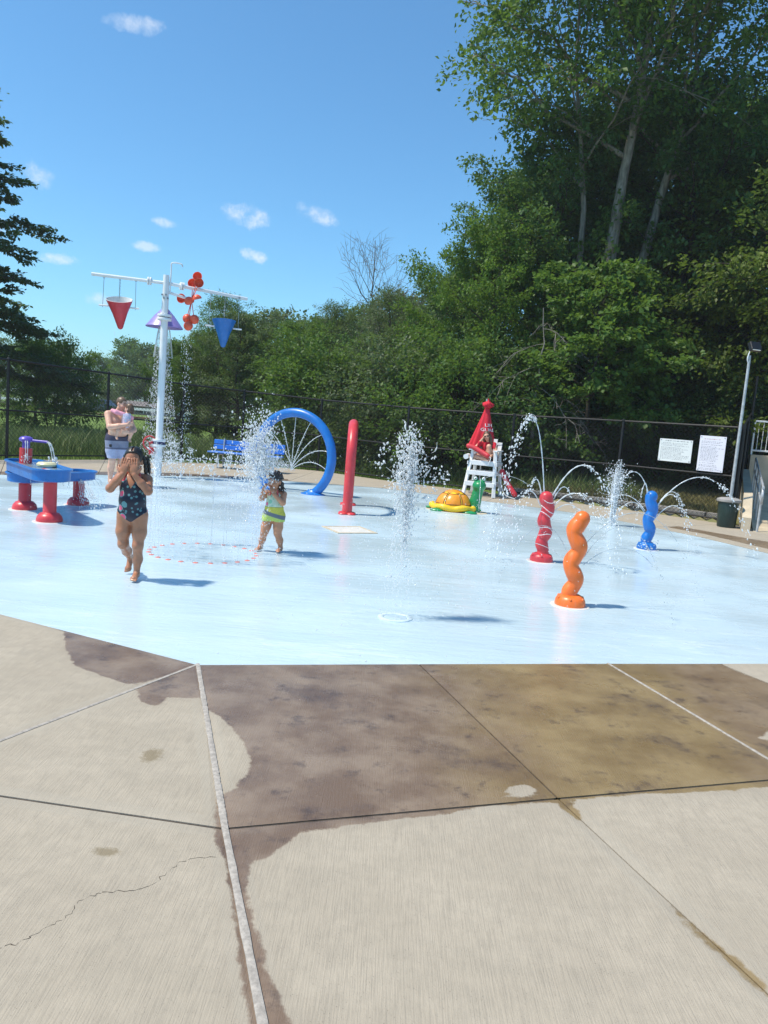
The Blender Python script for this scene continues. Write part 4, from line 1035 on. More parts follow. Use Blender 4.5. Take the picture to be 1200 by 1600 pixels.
# water table
wt = thing('water_table', 'water play table of three red legs under joined blue tubs', 'water table')
L1, L2, L3 = (-5.17, 10.95), (-4.42, 10.07), (-4.75, 11.83)
def stadium(a, b, r, n=14):
    d = math.atan2(b[1] - a[1], b[0] - a[0]); out = []
    for i in range(n + 1): t = d + math.pi / 2 + math.pi * i / n; out.append((a[0] + r * math.cos(t), a[1] + r * math.sin(t)))
    for i in range(n + 1): t = d - math.pi / 2 + math.pi * i / n; out.append((b[0] + r * math.cos(t), b[1] + r * math.sin(t)))
    return out
def tub(a, b, r, z0, z1, water):
    rings = []
    for dr, z in ((-.03, z0), (0, z0 + .015), (.005, z1 - .028), (.028, z1 - .026), (.030, z1 - .004), (.022, z1), (-.004, z1), (-.012, z1 - .01), (-.018, z0 + .03), (-.06, z0 + .02)): rings.append([(x, y, z) for x, y in stadium(a, b, r + dr)])
    m = MB(); n = len(rings[0]); V = [p for r_ in rings for p in r_]
    F = [(i * n + j, i * n + (j + 1) % n, (i + 1) * n + (j + 1) % n, (i + 1) * n + j) for i in range(len(rings) - 1) for j in range(n)]
    F += [tuple(range(n - 1, -1, -1)), tuple((len(rings) - 1) * n + j for j in range(n))]
    m.add(V, F); o = m.build('tub', MATS['tub_blue'], wt, angle=50)
    w = MB(); w.prism([p for p in stadium(a, b, r - .014)], z0 + .035, z1 - .045); w.build('tub_water', MATS['water_sheet'], o)
t = NT('water_sheet'); t.set((.55, .72, .82), .06, .5); t.p.inputs['Transmission Weight'].default_value = .55; t.p.inputs['IOR'].default_value = 1.33; t.bump(t.noise(14, 3, .6), .4, .02)
tub(L1, L2, .245, .545, .715, .6); tub(L1, L3, .235, .40, .545, .45)
for (x, y), h in ((L1, .885), (L2, .555), (L3, .41)):
    MB().lathe([(.165, 0), (.168, .03), (.155, .075), (.12, .115), (.088, .125), (.085, .13), (.085, h)], (x, y, 0), 26).build('leg', MATS['paint_red'], wt, angle=50)
    MB().lathe([(.215, 0), (.213, .006), (.16, .009)], (x, y, 0), 26).build('footing', MATS['bucket_white'], wt)
sp = MB().lathe([(.052, .885), (.052, .97), (.085, .985), (.098, 1.01), (.085, 1.035), (.05, 1.052), (0, 1.058)], (L1[0], L1[1], 0), 22).build('spout_head', MATS['paint_purple'], wt)
MB().tube([(L1[0] + .06, L1[1], 1.0), (L1[0] + .32, L1[1] - .02, .995)], .019, 10).build('spout_arm', MATS['paint_purple'], sp)
MB().lathe([(.13, 0), (.135, .025), (.11, .05), (.05, .055), (0, .056)], (-4.72, 10.62, .685), 18).build('float_wheel', MATS['float_cream'], wt)
for dx, dy in ((.02, .02), (.08, -.03)): MB().lathe([(.035, 0), (.035, .02), (.0, .025)], (L2[0] - .12 + dx, L2[1] + .02 + dy, .675), 12).build('float_disc', MATS['paint_red' if dx < .05 else 'bucket_white'], wt)

# dump bucket tower
PX, PY = -5.18, 17.32
tw = thing('bucket_tower', 'tall white pole with cross arms carrying dump buckets and a spinner', 'dump bucket tower', (PX, PY, 0))
MB().lathe([(.083, 0), (.083, .72)], n=20).build('lower_pole', MATS['paint_white'], tw)
MB().lathe([(.078, .78), (.076, 3.5), (.066, 4.28), (.062, 4.45), (0, 4.455)], n=20).build('pole', MATS['paint_white'], tw)
for z in (.68, .80, 3.47, 3.55): MB().lathe([(.15, z), (.155, z + .012), (.155, z + .045), (.15, z + .055)], n=24).build('flange', MATS['paint_white'], tw)
MB().lathe([(.14, .735), (.14, .80)], n=24).build('flange_band', MATS['flange_navy'], tw)
for z in (.72, 3.57):
    for k in range(8):
        a = k * math.pi / 4; MB().lathe([(.013, 0), (.013, .03), (0, .034)], (.13 * math.cos(a), .13 * math.sin(a), z + .02), 6).build('bolt', MATS['chain_steel'], tw)
for k in range(4): a = -2.2 + k * .5; MB().lathe([(.02, 0), (.02, .025), (0, .03)], (.08 * math.cos(a), .08 * math.sin(a), 4.02 - .07 * (k % 2)), 8, (math.cos(a), math.sin(a), 0)).build('bolt', MATS['chain_steel'], tw)
AL, AR = Vector((-6.72 - PX, 17.05 - PY, 4.31)), Vector((-3.58 - PX, 18.35 - PY, 4.22))
for e, nm in ((AL, 'cross_arm'), (AR, 'cross_arm')):
    s = Vector((0, 0, 4.28)); MB().tube([s, e], .036, 14).build(nm, MATS['paint_white'], tw)
    d = (e - s).normalized()
    for q in (.33, .38): MB().lathe([(.085, -.015), (.085, .015)], s + d * q, 18, d).build('arm_flange', MATS['paint_white'], tw)
# purple hat shower on its own arm
hat = Vector((-.22, .75, 0))
MB().tube(spline([(0, .05, 3.25), (-.08, .3, 3.55), (-.2, .68, 3.85), (-.22, .75, 3.80)], 6), .04, 12).build('hat_arm', MATS['paint_white'], tw)
MB().lathe([(0, 3.86), (.05, 3.84), (.22, 3.66), (.42, 3.40), (.415, 3.385), (.20, 3.62), (.04, 3.78)], hat, 36).build('shower_hat', MATS['lilac'], tw)
MB().lathe([(.01, 3.84), (.05, 3.84), (.06, 3.95), (.03, 4.02), (0, 4.03)], hat, 14).build('hat_fitting', MATS['bucket_white'], tw)
# spinner of cups
spn = Vector((.50, .30, 3.99))
MB().tube([(0, 0, 4.10), spn + Vector((0, .1, .02))], .03, 10).build('spinner_shaft', MATS['paint_white'], tw)
hub = MB().lathe([(.05, -.06), (.06, 0), (.05, .06)], spn, 14, (.25, -.97, 0)).build('spinner_hub', MATS['cup_orange'], tw)
cups = [((.10, 0, .54), (0, -1, .25)), ((-.02, .06, .39), (0, -1, .15)), ((.16, -.06, .39), (.2, -1, -.1)), ((-.24, 0, .03), (-.2, -1, 0)), ((-.06, .02, -.02), (.2, .8, -.5)), ((.14, -.05, .03), (.3, .2, -1)),
        ((-.09, .05, -.40), (.1, 1, 0)), ((.08, 0, -.41), (-.2, 1, .1)), ((-.03, -.06, -.57), (0, 1, -.1))]
for off, ax in cups:
    c = spn + Vector(off); ax = Vector(ax).normalized()
    prof = [(.002, -.105)] + [(.105 * math.sin(a), -.105 * math.cos(a)) for a in np.linspace(.2, math.pi / 2, 7)] + [(.096, 0)] + [(.094 * math.sin(a), -.094 * math.cos(a)) for a in np.linspace(math.pi / 2, .2, 6)] + [(.002, -.094)]
    MB().lathe(prof, c, 20, ax, cap=False).build('cup', MATS['cup_orange'], hub)
    MB().tube([spn, c - ax * .04], .009, 6).build('spoke', MATS['cup_orange'], hub)
MB().tube(spline([(.09, .02, 4.05), (.10, 0, 4.6), (.12, 0, 4.72), (.30, .05, 4.72), (.33, .06, 4.66)], 5), .016, 8).build('spray_pipe', MATS['paint_white'], tw)
# red hand wheel beside the lower flange
hw = MB().tube([(-.17 + .15 * math.cos(a) * .75, -.12 + .15 * math.cos(a) * .6, .76 + .15 * math.sin(a)) for a in np.linspace(0, 2 * math.pi, 24, endpoint=False)], .017, 8, closed=True).build('hand_wheel', MATS['paint_red'], tw)
for k in range(3):
    a = k * 2.094 + .5; MB().tube([(-.17, -.12, .76), (-.17 + .11 * math.cos(a), -.12 + .09 * math.cos(a), .76 + .15 * math.sin(a))], .010, 6).build('wheel_spoke', MATS['paint_red'], hw)
MB().tube([(0, 0, .76), (-.18, -.13, .76)], .02, 8).build('wheel_shaft', MATS['paint_red'], tw); MB().lathe([(.05, .5), (.06, .58), (.05, .66)], (-.14, -.08, 0), 12).build('valve_body', MATS['paint_red'], tw)
def bucket(arm0, arm1, f, z, rad, hgt, mo, mi, label, tilt, rz):
    c = arm0.lerp(arm1, f); t = thing('dump_bucket', label, 'dump bucket', (c.x + PX, c.y + PY, z), rz, 'dump buckets hanging from the tower')
    d = (arm1 - arm0).normalized(); zz = c.z - z
    prof = [(.012, -hgt), (.045, -hgt + .02), (rad * .55, -hgt * .45), (rad, 0), (rad + .012, .0), (rad + .012, -.02)]
    m = MB().lathe([(.0, -hgt)] + prof[:-2] + [(rad - .014, .001), (rad * .55 - .012, -hgt * .45), (.02, -hgt + .04), (0, -hgt + .04)], n=32, cap=False)
    sh = MB().lathe([(0, -hgt), (.03, -hgt + .006), (.055, -hgt + .03), (rad * .55, -hgt * .47), (rad, 0)], n=32, cap=False).build('shell', MATS[mo], t, rot=(tilt, 0, 0))
    MB().lathe([(rad, 0), (rad - .014, .002), (rad * .55 - .014, -hgt * .46), (.02, -hgt + .05), (0, -hgt + .05)], n=32, cap=False).build('lining', MATS[mi], sh)
    for s in (-1, 1):
        MB().tube([(s * (rad * .78), 0, -.16), (s * (rad + .14), 0, -.16)], .018, 10).build('axle_pin', MATS['paint_white'], t)
        MB().tube([(s * (rad + .06), 0, -.20), (s * (rad + .05), 0, zz)], .006, 6).build('hanger_rod', MATS['chain_steel'], t)
        MB().tube([(s * (rad + .05) + .02 * math.cos(a), 0, zz - .03 + .025 * math.sin(a)) for a in np.linspace(0, 2 * math.pi, 10, endpoint=False)], .005, 6, closed=True).build('eye_bolt', MATS['chain_steel'], t)
    ch = MB(); n = int((zz - .02) / .034)
    for k in range(n):
        zc = zz - .02 - .034 * k; u = (1, 0) if k % 2 else (0, 1)
        ch.tube([(u[0] * .012 * math.cos(a), u[1] * .012 * math.cos(a) , zc + .021 * math.sin(a)) for a in np.linspace(0, 2 * math.pi, 8, endpoint=False)], .0045, 5, closed=True)
    ch.build('chain', MATS['chain_steel'], t)
bucket(Vector((0, 0, 4.28)), AL, .62, 3.83, .285, .66, 'bucket_red', 'bucket_white', 'red cone shaped dump bucket with white inside hanging from the left arm', R(20), R(8))
bucket(Vector((0, 0, 4.28)), AR, .72, 3.66, .275, .62, 'bucket_blue', 'bucket_blue', 'blue cone shaped dump bucket hanging from the right arm', R(-4), R(22))

# turtle sprayer
tu = thing('turtle_sprayer', 'yellow and orange turtle sprayer with a green neck and head', 'turtle sprayer', (1.50, 15.3, 0), R(-6))
S = SDF((-.6, -.5, -.05), (.6, .5, .6), .014); S.ell((-.13, 0, .05), (.36, .34, .36), .03); S.F = np.maximum(S.F, .02 - S.grid()[2]); S.mesh('shell', None); o = ob('shell', S.mesh('shell', 'shell_yellow'), tu)
# shell plates proud of the shell, each edged dark
def on_shell(a, b, r=1.0):
    return Vector((-.13 + .36 * r * math.cos(b) * math.cos(a), .34 * r * math.cos(b) * math.sin(a), .05 + .36 * r * math.sin(b)))
def plate(a0, a1, b0, b1, name='shell_plate'):
    V, F = [], []; n = 7; 
    for i in range(n):
        for j in range(n):
            u, v = i / (n - 1), j / (n - 1); a = a0 + (a1 - a0) * u; b = b0 + (b1 - b0) * v
            ctr = math.sin(math.pi * u) * math.sin(math.pi * v); V.append(on_shell(a, b, 1.012 + .03 * min(1, ctr * 2.5)))
    for i in range(n - 1):
        for j in range(n - 1): F.append((i * n + j, (i + 1) * n + j, (i + 1) * n + j + 1, i * n + j + 1))
    edge = [V[i * n] for i in range(n)] + [V[(n - 1) * n + j] for j in range(1, n)] + [V[i * n + n - 1] for i in range(n - 2, -1, -1)] + [V[j] for j in range(n - 2, 0, -1)]
    p = MB().add(V, F).build(name, MATS['shell_orange'], tu)
    MB().tube(edge, .008, 6, closed=True).build('plate_edge', MATS['outline_dark'], p)
for k in range(6):
    a = -math.pi / 2 + (k - .5) * math.pi / 3; plate(a + .06, a + math.pi / 3 - .06, .26, .93)
plate(.1, 2 * math.pi - .1, 1.0, 1.5)
P = [(-.13 + .41 * math.cos(a) * (1 + .04 * math.cos(6 * a)), .39 * math.sin(a) * (1 + .04 * math.cos(6 * a)), .075 + .018 * math.cos(6 * a)) for a in np.linspace(0, 2 * math.pi, 72, endpoint=False)]
MB().tube(P, .062, 12, closed=True).build('shell_rim', MATS['shell_yellow'], tu)
S = SDF((.0, -.3, -.02), (.6, .3, .8), .012)
S.chain([(.30, 0, .0), (.30, 0, .22), (.34, -.01, .45)], [.115, .11, .105], .03).ell((.35, -.03, .54), (.135, .16, .115), .03); S.cone((.27, -.03, .655), (.265, -.03, .68), .042, .042, .015).cone((.42, -.03, .655), (.425, -.03, .68), .042, .042, .015)
S.cone((.22, -.20, .50), (.48, -.20, .50), .012, .012, .012, 's')
hd = ob('neck', S.mesh('neck', 'turtle_green'), tu)
for x in (.265, .425):
    MB().sphere((x, -.055, .685), .034, 12, 8).build('eye', MATS['paint_white'], hd); MB().sphere((x, -.084, .688), .014, 8, 6).build('pupil', MATS['black_vinyl'], hd)
for x, y in ((.20, -.33), (-.42, -.33), (.30, .30), (-.42, .32)): MB().sphere((x, y, .015), .13, 14, 8, (1.2, .7, .32)).build('flipper', MATS['turtle_green'], tu)
MB().sphere((-.58, 0, .03), .06, 10, 6, (1.6, .7, .6)).build('tail', MATS['turtle_green'], tu)
MB().lathe([(.62, 0), (.615, .006), (.5, .008)], (-.05, 0, 0), 32, scale=(1, .75)).build('footing', MATS['wall_concrete'], tu)

# lifeguard chair
LC = thing('lifeguard_chair', 'tall white slatted lifeguard chair on the deck behind the turtle', 'lifeguard chair', (2.42, 19.15, .012), R(-20))
def pc(name, a, b, w, h, bev=.006, parent=LC, m='chair_white'): return MB().bar(a, b, w, h, bev).build(name, MATS[m], parent, smooth=False)
# local frame: front = -y
fl_, fr_, bl_, br_ = [(-.34, -.40), (.34, -.40), (-.34, .36), (.34, .36)]
for x, y in (fl_, fr_): pc('leg', (x * 1.12, y * 1.18, 0), (x * .82, y * .62, 1.12), .085, .05)
for x, y in (bl_, br_): pc('leg', (x * 1.08, y * 1.05, 0), (x * .86, y * .55, 1.0), .085, .05)
for z, w in ((.30, .70), (.57, .66)):
    f = z / 1.12; y = -.40 * (1.18 - .56 * f) - .035; x = .34 * (1.12 - .30 * f)
    pc('step', (-x - .02, y, z), (x + .02, y, z), .03, .11); pc('back_brace', (-.34, .36 * (1.05 - .5 * z) + .04, z), (.34, .36 * (1.05 - .5 * z) + .04, z), .03, .09)
for s in (-1, 1):
    for z in (.30, .57, .80): pc('side_brace', (s * .36, -.38, z), (s * .35, .33, z), .025, .085)
    pc('armrest', (s * .31, -.40, 1.13), (s * .31, .28, 1.13), .10, .03)
    pc('arm_post', (s * .31, .16, .86), (s * .31, .16, 1.12), .06, .04)
for k in range(6): pc('seat_slat', (-.32, -.30 + k * .10, .86), (.32, -.30 + k * .10, .86), .085, .026)
pc('front_apron', (-.33, -.33, .81), (.33, -.33, .81), .03, .11)
for k in range(5):
    x = -.24 + k * .12; zt = 1.44 - .22 * abs(k - 2) ** 2 * .12
    pc('back_slat', (x, .24, .87), (x * 1.06, .36, zt), .105, .022)
pc('back_rail', (-.3, .28, 1.05), (.3, .28, 1.05), .03, .07); pc('back_rail', (-.3, .335, 1.3), (.3, .335, 1.3), .03, .06)
rl = MB().tube([(-.42, -.38, .94), (-.42, -.10, .955)], .062, 16).build('rolled_towel', MATS['chair_white'], None)
rl.parent = None; rl.location = (2.42, 19.15, .012); rl.rotation_euler = (0, 0, R(-20)); tag(rl, 'white rolled bundle hung on the left side of the lifeguard chair', 'towel roll')

# closed umbrella behind the chair
UB = thing('closed_umbrella', 'closed red umbrella with white lettering behind the lifeguard chair', 'umbrella', (2.36, 19.55, .012), 0)
MB().tube([(0, 0, 0), (0, 0, 2.40)], .022, 10).build('pole', MATS['galvanized'], UB); MB().lathe([(.26, 0), (.26, .05), (.08, .09), (.03, .22)], n=20).build('base', MATS['block_concrete'], UB)
V, F = [], []; n = 64; zs = np.linspace(0, 1, 26)
def can_r(u, a):
    r = .275 * (1 - u) ** 1.05 + .045; fold = 1 + (.22 * (1 - u) + .05) * math.sin(8 * a + 1.2 * math.sin(2 * a)) * .8 * (.22 + .78 * min(1, abs((a + math.pi + 1.12) % (2 * math.pi) - math.pi) / 1.1))
    return r * fold
for u in zs:
    for j in range(n):
        a = 2 * math.pi * j / n; r = can_r(u, a); z = 1.20 + 1.02 * u - .05 * (1 - u) ** 4 * math.sin(8 * a)
        V.append((r * math.cos(a) - .02 + .05 * u, r * math.sin(a) * .75, z))
for i in range(len(zs) - 1):
    for j in range(n): F.append((i * n + j, i * n + (j + 1) % n, (i + 1) * n + (j + 1) % n, (i + 1) * n + j))
cn = MB().add(V, F).build('canopy', MATS['umbrella_red'], UB, angle=80); md = cn.modifiers.new('cloth', 'SOLIDIFY'); md.thickness = .006
V, F = [], []
for i, (r, z) in enumerate([(.055, 2.16), (.12, 2.22), (.13, 2.28), (.07, 2.31), (.04, 2.36), (.015, 2.40)]):
    for j in range(32): a = 2 * math.pi * j / 32; q = r * (1 + .28 * math.sin(5 * a + i)); V.append((q * math.cos(a) + .035, q * math.sin(a), z + .02 * math.sin(3 * a)))
for i in range(5):
    for j in range(32): F.append((i * 32 + j, i * 32 + (j + 1) % 32, (i + 1) * 32 + (j + 1) % 32, (i + 1) * 32 + j))
MB().add(V, F).build('top_ruffle', MATS['umbrella_red'], UB, angle=80)
for word, z, size, a_c in (('LIFE', 1.74, .115, -.98), ('GUARD', 1.625, .115, -.88)):
    me = text_mesh(word, size, 'letter_white', .002); u = (z - 1.20) / 1.02
    for v in me.vertices:
        uu = min(max((z + v.co.y - 1.20) / 1.02, 0), 1); a = a_c + v.co.x / (can_r(uu, a_c) * .82); r = can_r(uu, a) + .007 + v.co.z
        v.co = (r * math.cos(a) - .02 + .05 * uu, r * math.sin(a) * .75, z + v.co.y)
    ob('lettering', me, UB)

# rescue tubes
RT = thing('rescue_tube', 'red rescue tube leaning against the right side of the lifeguard chair', 'rescue tube', (0, 0, 0), 0)
P = [(2.80, 18.95, .70), (2.86, 18.90, .58), (3.02, 18.80, .30), (3.18, 18.70, .09)]
MB().tube(spline(P, 6), [.03] + [.066] * 17 + [.04], 14).build('float', MATS['tube_red'], RT)
MB().tube(spline([P[0], (2.78, 18.8, .45), (2.90, 18.7, .12), (3.15, 18.62, .03)], 6), .009, 6).build('strap', MATS['letter_white'], RT)
me = text_mesh('GUARD', .075, 'letter_white', .001); o = ob('lettering', me, RT, (2.955, 18.76, .40), (R(80), R(56), R(-18)))

# bench
BN = thing('park_bench', 'blue bench with metal legs standing before the fence behind the hoop', 'bench', (-3.90, 21.1, .012), R(-9))
for k, z in enumerate((.56, .70)): MB().box((0, .20 + .03 * k, z), (2.05, .035, .125), (R(-8), 0, 0), .01).build('back_plank', MATS['bench_blue'], BN, smooth=False)
for k in range(3): MB().box((0, -.20 + k * .15, .43), (2.05, .135, .04), None, .01).build('seat_plank', MATS['bench_blue'], BN, smooth=False)
for s in (-.72, .72):
    MB().tube(spline([(s, -.24, 0), (s, -.22, .38), (s, .14, .39), (s, .21, .80)], 6), .024, 10).build('leg', MATS['galvanized'], BN); MB().tube([(s, .22, 0), (s, .12, .38)], .024, 10).build('leg', MATS['galvanized'], BN)
MB().tube([(-.72, 0, .2), (.72, 0, .2)], .02, 8).build('stretcher', MATS['galvanized'], BN)

# bin
BI = thing('trash_bin', 'dark green trash bin with a grey flat lid at the fence corner', 'trash bin', (7.27, 16.25, .012), R(10)); BI.scale = (.86, .86, .9)
MB().lathe([(.20, 0), (.215, .02), (.245, .60), (.245, .62)], n=28).build('body', MATS['bin_green'], BI)
MB().lathe([(.285, .60), (.29, .625), (.285, .655), (.20, .69), (.05, .705), (0, .706)], n=28).build('lid', MATS['bin_lid'], BI)
MB().lathe([(.255, .585), (.262, .60), (.255, .615)], n=28).build('rim', MATS['bin_green'], BI)
MB().box((.16, -.185, .50), (.07, .012, .07), (0, 0, R(40))).build('sticker', MATS['bucket_white'], BI, smooth=False)

# two rule signs wired to the fence; printed copy too small to read in the photograph is set as lines of lettering strokes
def sign(name, label, c0, c1, z0, z1, m, off, seed, head):
    rng_ = random.Random(seed); d = Vector((c1[0] - c0[0], c1[1] - c0[1])); w, h = d.length, z1 - z0; rz = math.atan2(d.y, d.x)
    t = thing(name, label, 'sign', ((c0[0] + c1[0]) / 2, (c0[1] + c1[1]) / 2, (z0 + z1) / 2), rz, 'rule signs on the fence')
    MB().box((0, 0, 0), (w, .006, h), None, .0025).build('board', MATS[m], t, smooth=False)
    for sx in (-1, 1):
        for sz in (-1, 1): MB().lathe([(.011, 0), (.011, .006), (0, .009)], (sx * (w / 2 - .035), -.003, sz * (h / 2 - .03)), 8, (0, -1, 0)).build('screw', MATS['chain_steel'], t)
    mb = MB(); hb = MB(); z = h / 2 - off; first = True
    while z > -h / 2 + .035:
        x = -w / 2 + (.05 if not first else w * .18); xe = w / 2 - .05 - rng_.random() * (.30 * w if not first else .18 * w); hh = .020 if first else .0125
        while x < xe:
            L = rng_.uniform(.014, .05); mb_ = hb if first else mb; n = int(L / .0085)
            for k in range(max(1, n)): mb_.box((x + k * .0085, -.0042, z + rng_.uniform(-.0015, .0015)), (.0052, .0014, hh * rng_.choice((.6, .6, 1))), None)
            x += L + .012
        z -= .052 if first else rng_.choice((.029, .029, .029, .045)); first = False
    hb.build('heading', MATS[head], t, smooth=False); mb.build('lettering', MATS['letter_ink'], t, smooth=False)
fa, fb = Vector(FENCE[-2]), Vector(FENCE[-1]); nrm = Vector((fb.y - fa.y, -(fb.x - fa.x))).normalized() * .04
fp = lambda t: tuple(fa.lerp(fb, t) - nrm * -1)
sign('rule_sign', 'wide white rule sign wired to the fence, left of two', fp(.36), fp(.645), 1.26, 1.775, 'sign_white', .04, 3, 'letter_ink')
sign('rule_sign', 'tall white rule sign with a reddish heading wired to the fence', fp(.70), fp(.915), 1.12, 1.91, 'sign_pale', .07, 5, 'letter_rust')
# ---------------------------------------------------------------- people
def skin(name, c, wet=.0):
    t = NT(name); n = t.noise(9, 4, .6); col = t.mix(t.ramp(n, .3, .7), tuple(x * .88 for x in c), tuple(min(1, x * 1.1) for x in c))
    col = t.mix(t.math('MULTIPLY', t.ramp(t.noise(140, 2), .55, .75), .15), col, tuple(x * .7 for x in c))
    t.set(col, .46 - wet, .45); t.p.inputs['Subsurface Weight'].default_value = .12; t.p.inputs['Subsurface Radius'].default_value = (.02, .008, .004); t.p.inputs['Subsurface Scale'].default_value = .5
    t.bump(t.noise(90, 2), .06, .004)
skin('skin_brown', (.41, .185, .105), .12); skin('skin_tan', (.54, .25, .14), .14); skin('skin_fair', (.72, .42, .30)); skin('skin_rosy', (.64, .38, .28)); skin('skin_guard', (.66, .36, .24))
def hair_mat(name, a, b):
    t = NT(name); n = t.noise(1.0, 3, .6, t.co('Object', (60, 60, 9))); t.set(t.mix(t.ramp(n, .3, .7), a, b), .38, .5); t.bump(n, .5, .006)
hair_mat('hair_black', (.008, .007, .007), (.028, .024, .022)); hair_mat('hair_dark', (.015, .010, .008), (.055, .038, .03)); hair_mat('hair_brown', (.07, .038, .02), (.16, .09, .05)); hair_mat('hair_light', (.10, .06, .035), (.20, .125, .075))
def cloth(name, c, rough=.75, var=.12): 
    t = NT(name); n = t.noise(14, 4, .6); t.set(t.mix(t.ramp(n, .3, .7), tuple(x * (1 - var) for x in c), tuple(min(1, x * (1 + var)) for x in c)), rough, .3); t.bump(t.noise(12, 3), .25, .01)
cloth('shirt_red', (.55, .02, .04)); cloth('short_dark', (.02, .02, .025)); cloth('pink_cloth', (.72, .33, .42)); cloth('strap_coral', (.75, .16, .16)); simple('eye_white', (.75, .74, .72), .2, .5, var=.03); simple('iris', (.03, .018, .012), .15, .5); simple('lip', (.36, .13, .11), .4, .5)
simple('fingernail', (.75, .50, .42), .2, .6); simple('sunglass', (.008, .008, .009), .12, .6)
def floral(name, base, pink, leaf_, sc=9.5):
    t = NT(name); co = t.co('Object'); d1 = t.vor(sc, co); r1 = t.node('ShaderNodeTexVoronoi'); r1.inputs['Scale'].default_value = sc; t.l.new(co, r1.inputs['Vector'])
    wob = t.math('MULTIPLY', t.math('SUBTRACT', t.noise(38, 3), .5), .25)
    dd = t.math('ADD', d1, wob); sep = t.node('ShaderNodeSeparateColor'); t.l.new(r1.outputs['Color'], sep.inputs[0])
    isf = t.ramp(sep.outputs[1], .72, .68); isl = t.math('SUBTRACT', 1.0, isf); c = t.mix(t.math('MULTIPLY', t.ramp(dd, .44, .40), isf), base, leaf_)
    c = t.mix(t.math('MULTIPLY', t.ramp(dd, .36, .31), isf), c, t.mix(sep.outputs[1], pink, (.80, .17, .11))); c = t.mix(t.math('MULTIPLY', t.ramp(dd, .13, .08), isf), c, (.85, .42, .40))
    c = t.mix(t.math('MULTIPLY', t.ramp(dd, .36, .31), isl), c, t.mix(sep.outputs[2], leaf_, tuple(x * 1.6 for x in leaf_)))
    d2 = t.math('ADD', t.vor(sc * 2.1, t.co('Object', (1, 1, 1), (.4, .2, .9))), wob); c = t.mix(t.math('MULTIPLY', t.math('MULTIPLY', t.ramp(d2, .30, .24), t.ramp(dd, .48, .56)), .75), c, leaf_)
    t.set(c, .42, .4)
floral('swim_floral', (.012, .016, .035), (.85, .10, .22), (.12, .30, .33), 11); floral('kid_top', (.62, .72, .55), (.85, .14, .28), (.30, .62, .42), 13); floral('toddler_print', (.66, .58, .70), (.80, .30, .48), (.25, .50, .60), 22)
def banded(name, bands, noise_=None):
    t = NT(name); sep = t.node('ShaderNodeSeparateXYZ'); t.l.new(t.co('Object'), sep.inputs[0]); z = t.math('ADD', sep.outputs[2], t.math('MULTIPLY', sep.outputs[0], noise_ or 0.))
    c = bands[0][1]
    for zz, col in bands[1:]: c = t.mix(t.ramp(z, zz + .004, zz - .004), c, col)
    n = t.noise(90, 3); c = t.mix(t.math('MULTIPLY', t.ramp(n, .4, .7), .25), c, (.1, .1, .12)); t.set(c, .7, .3); t.bump(t.noise(15, 3), .3, .012)
banded('trunks', [(2, (.045, .045, .085)), (.865, (.24, .26, .36)), (.735, (.13, .14, .21)), (.70, (.43, .45, .62))])
banded('kid_shorts', [(2, (.62, .58, .09)), (.485, (.16, .18, .22)), (.435, (.52, .66, .16))], .25)

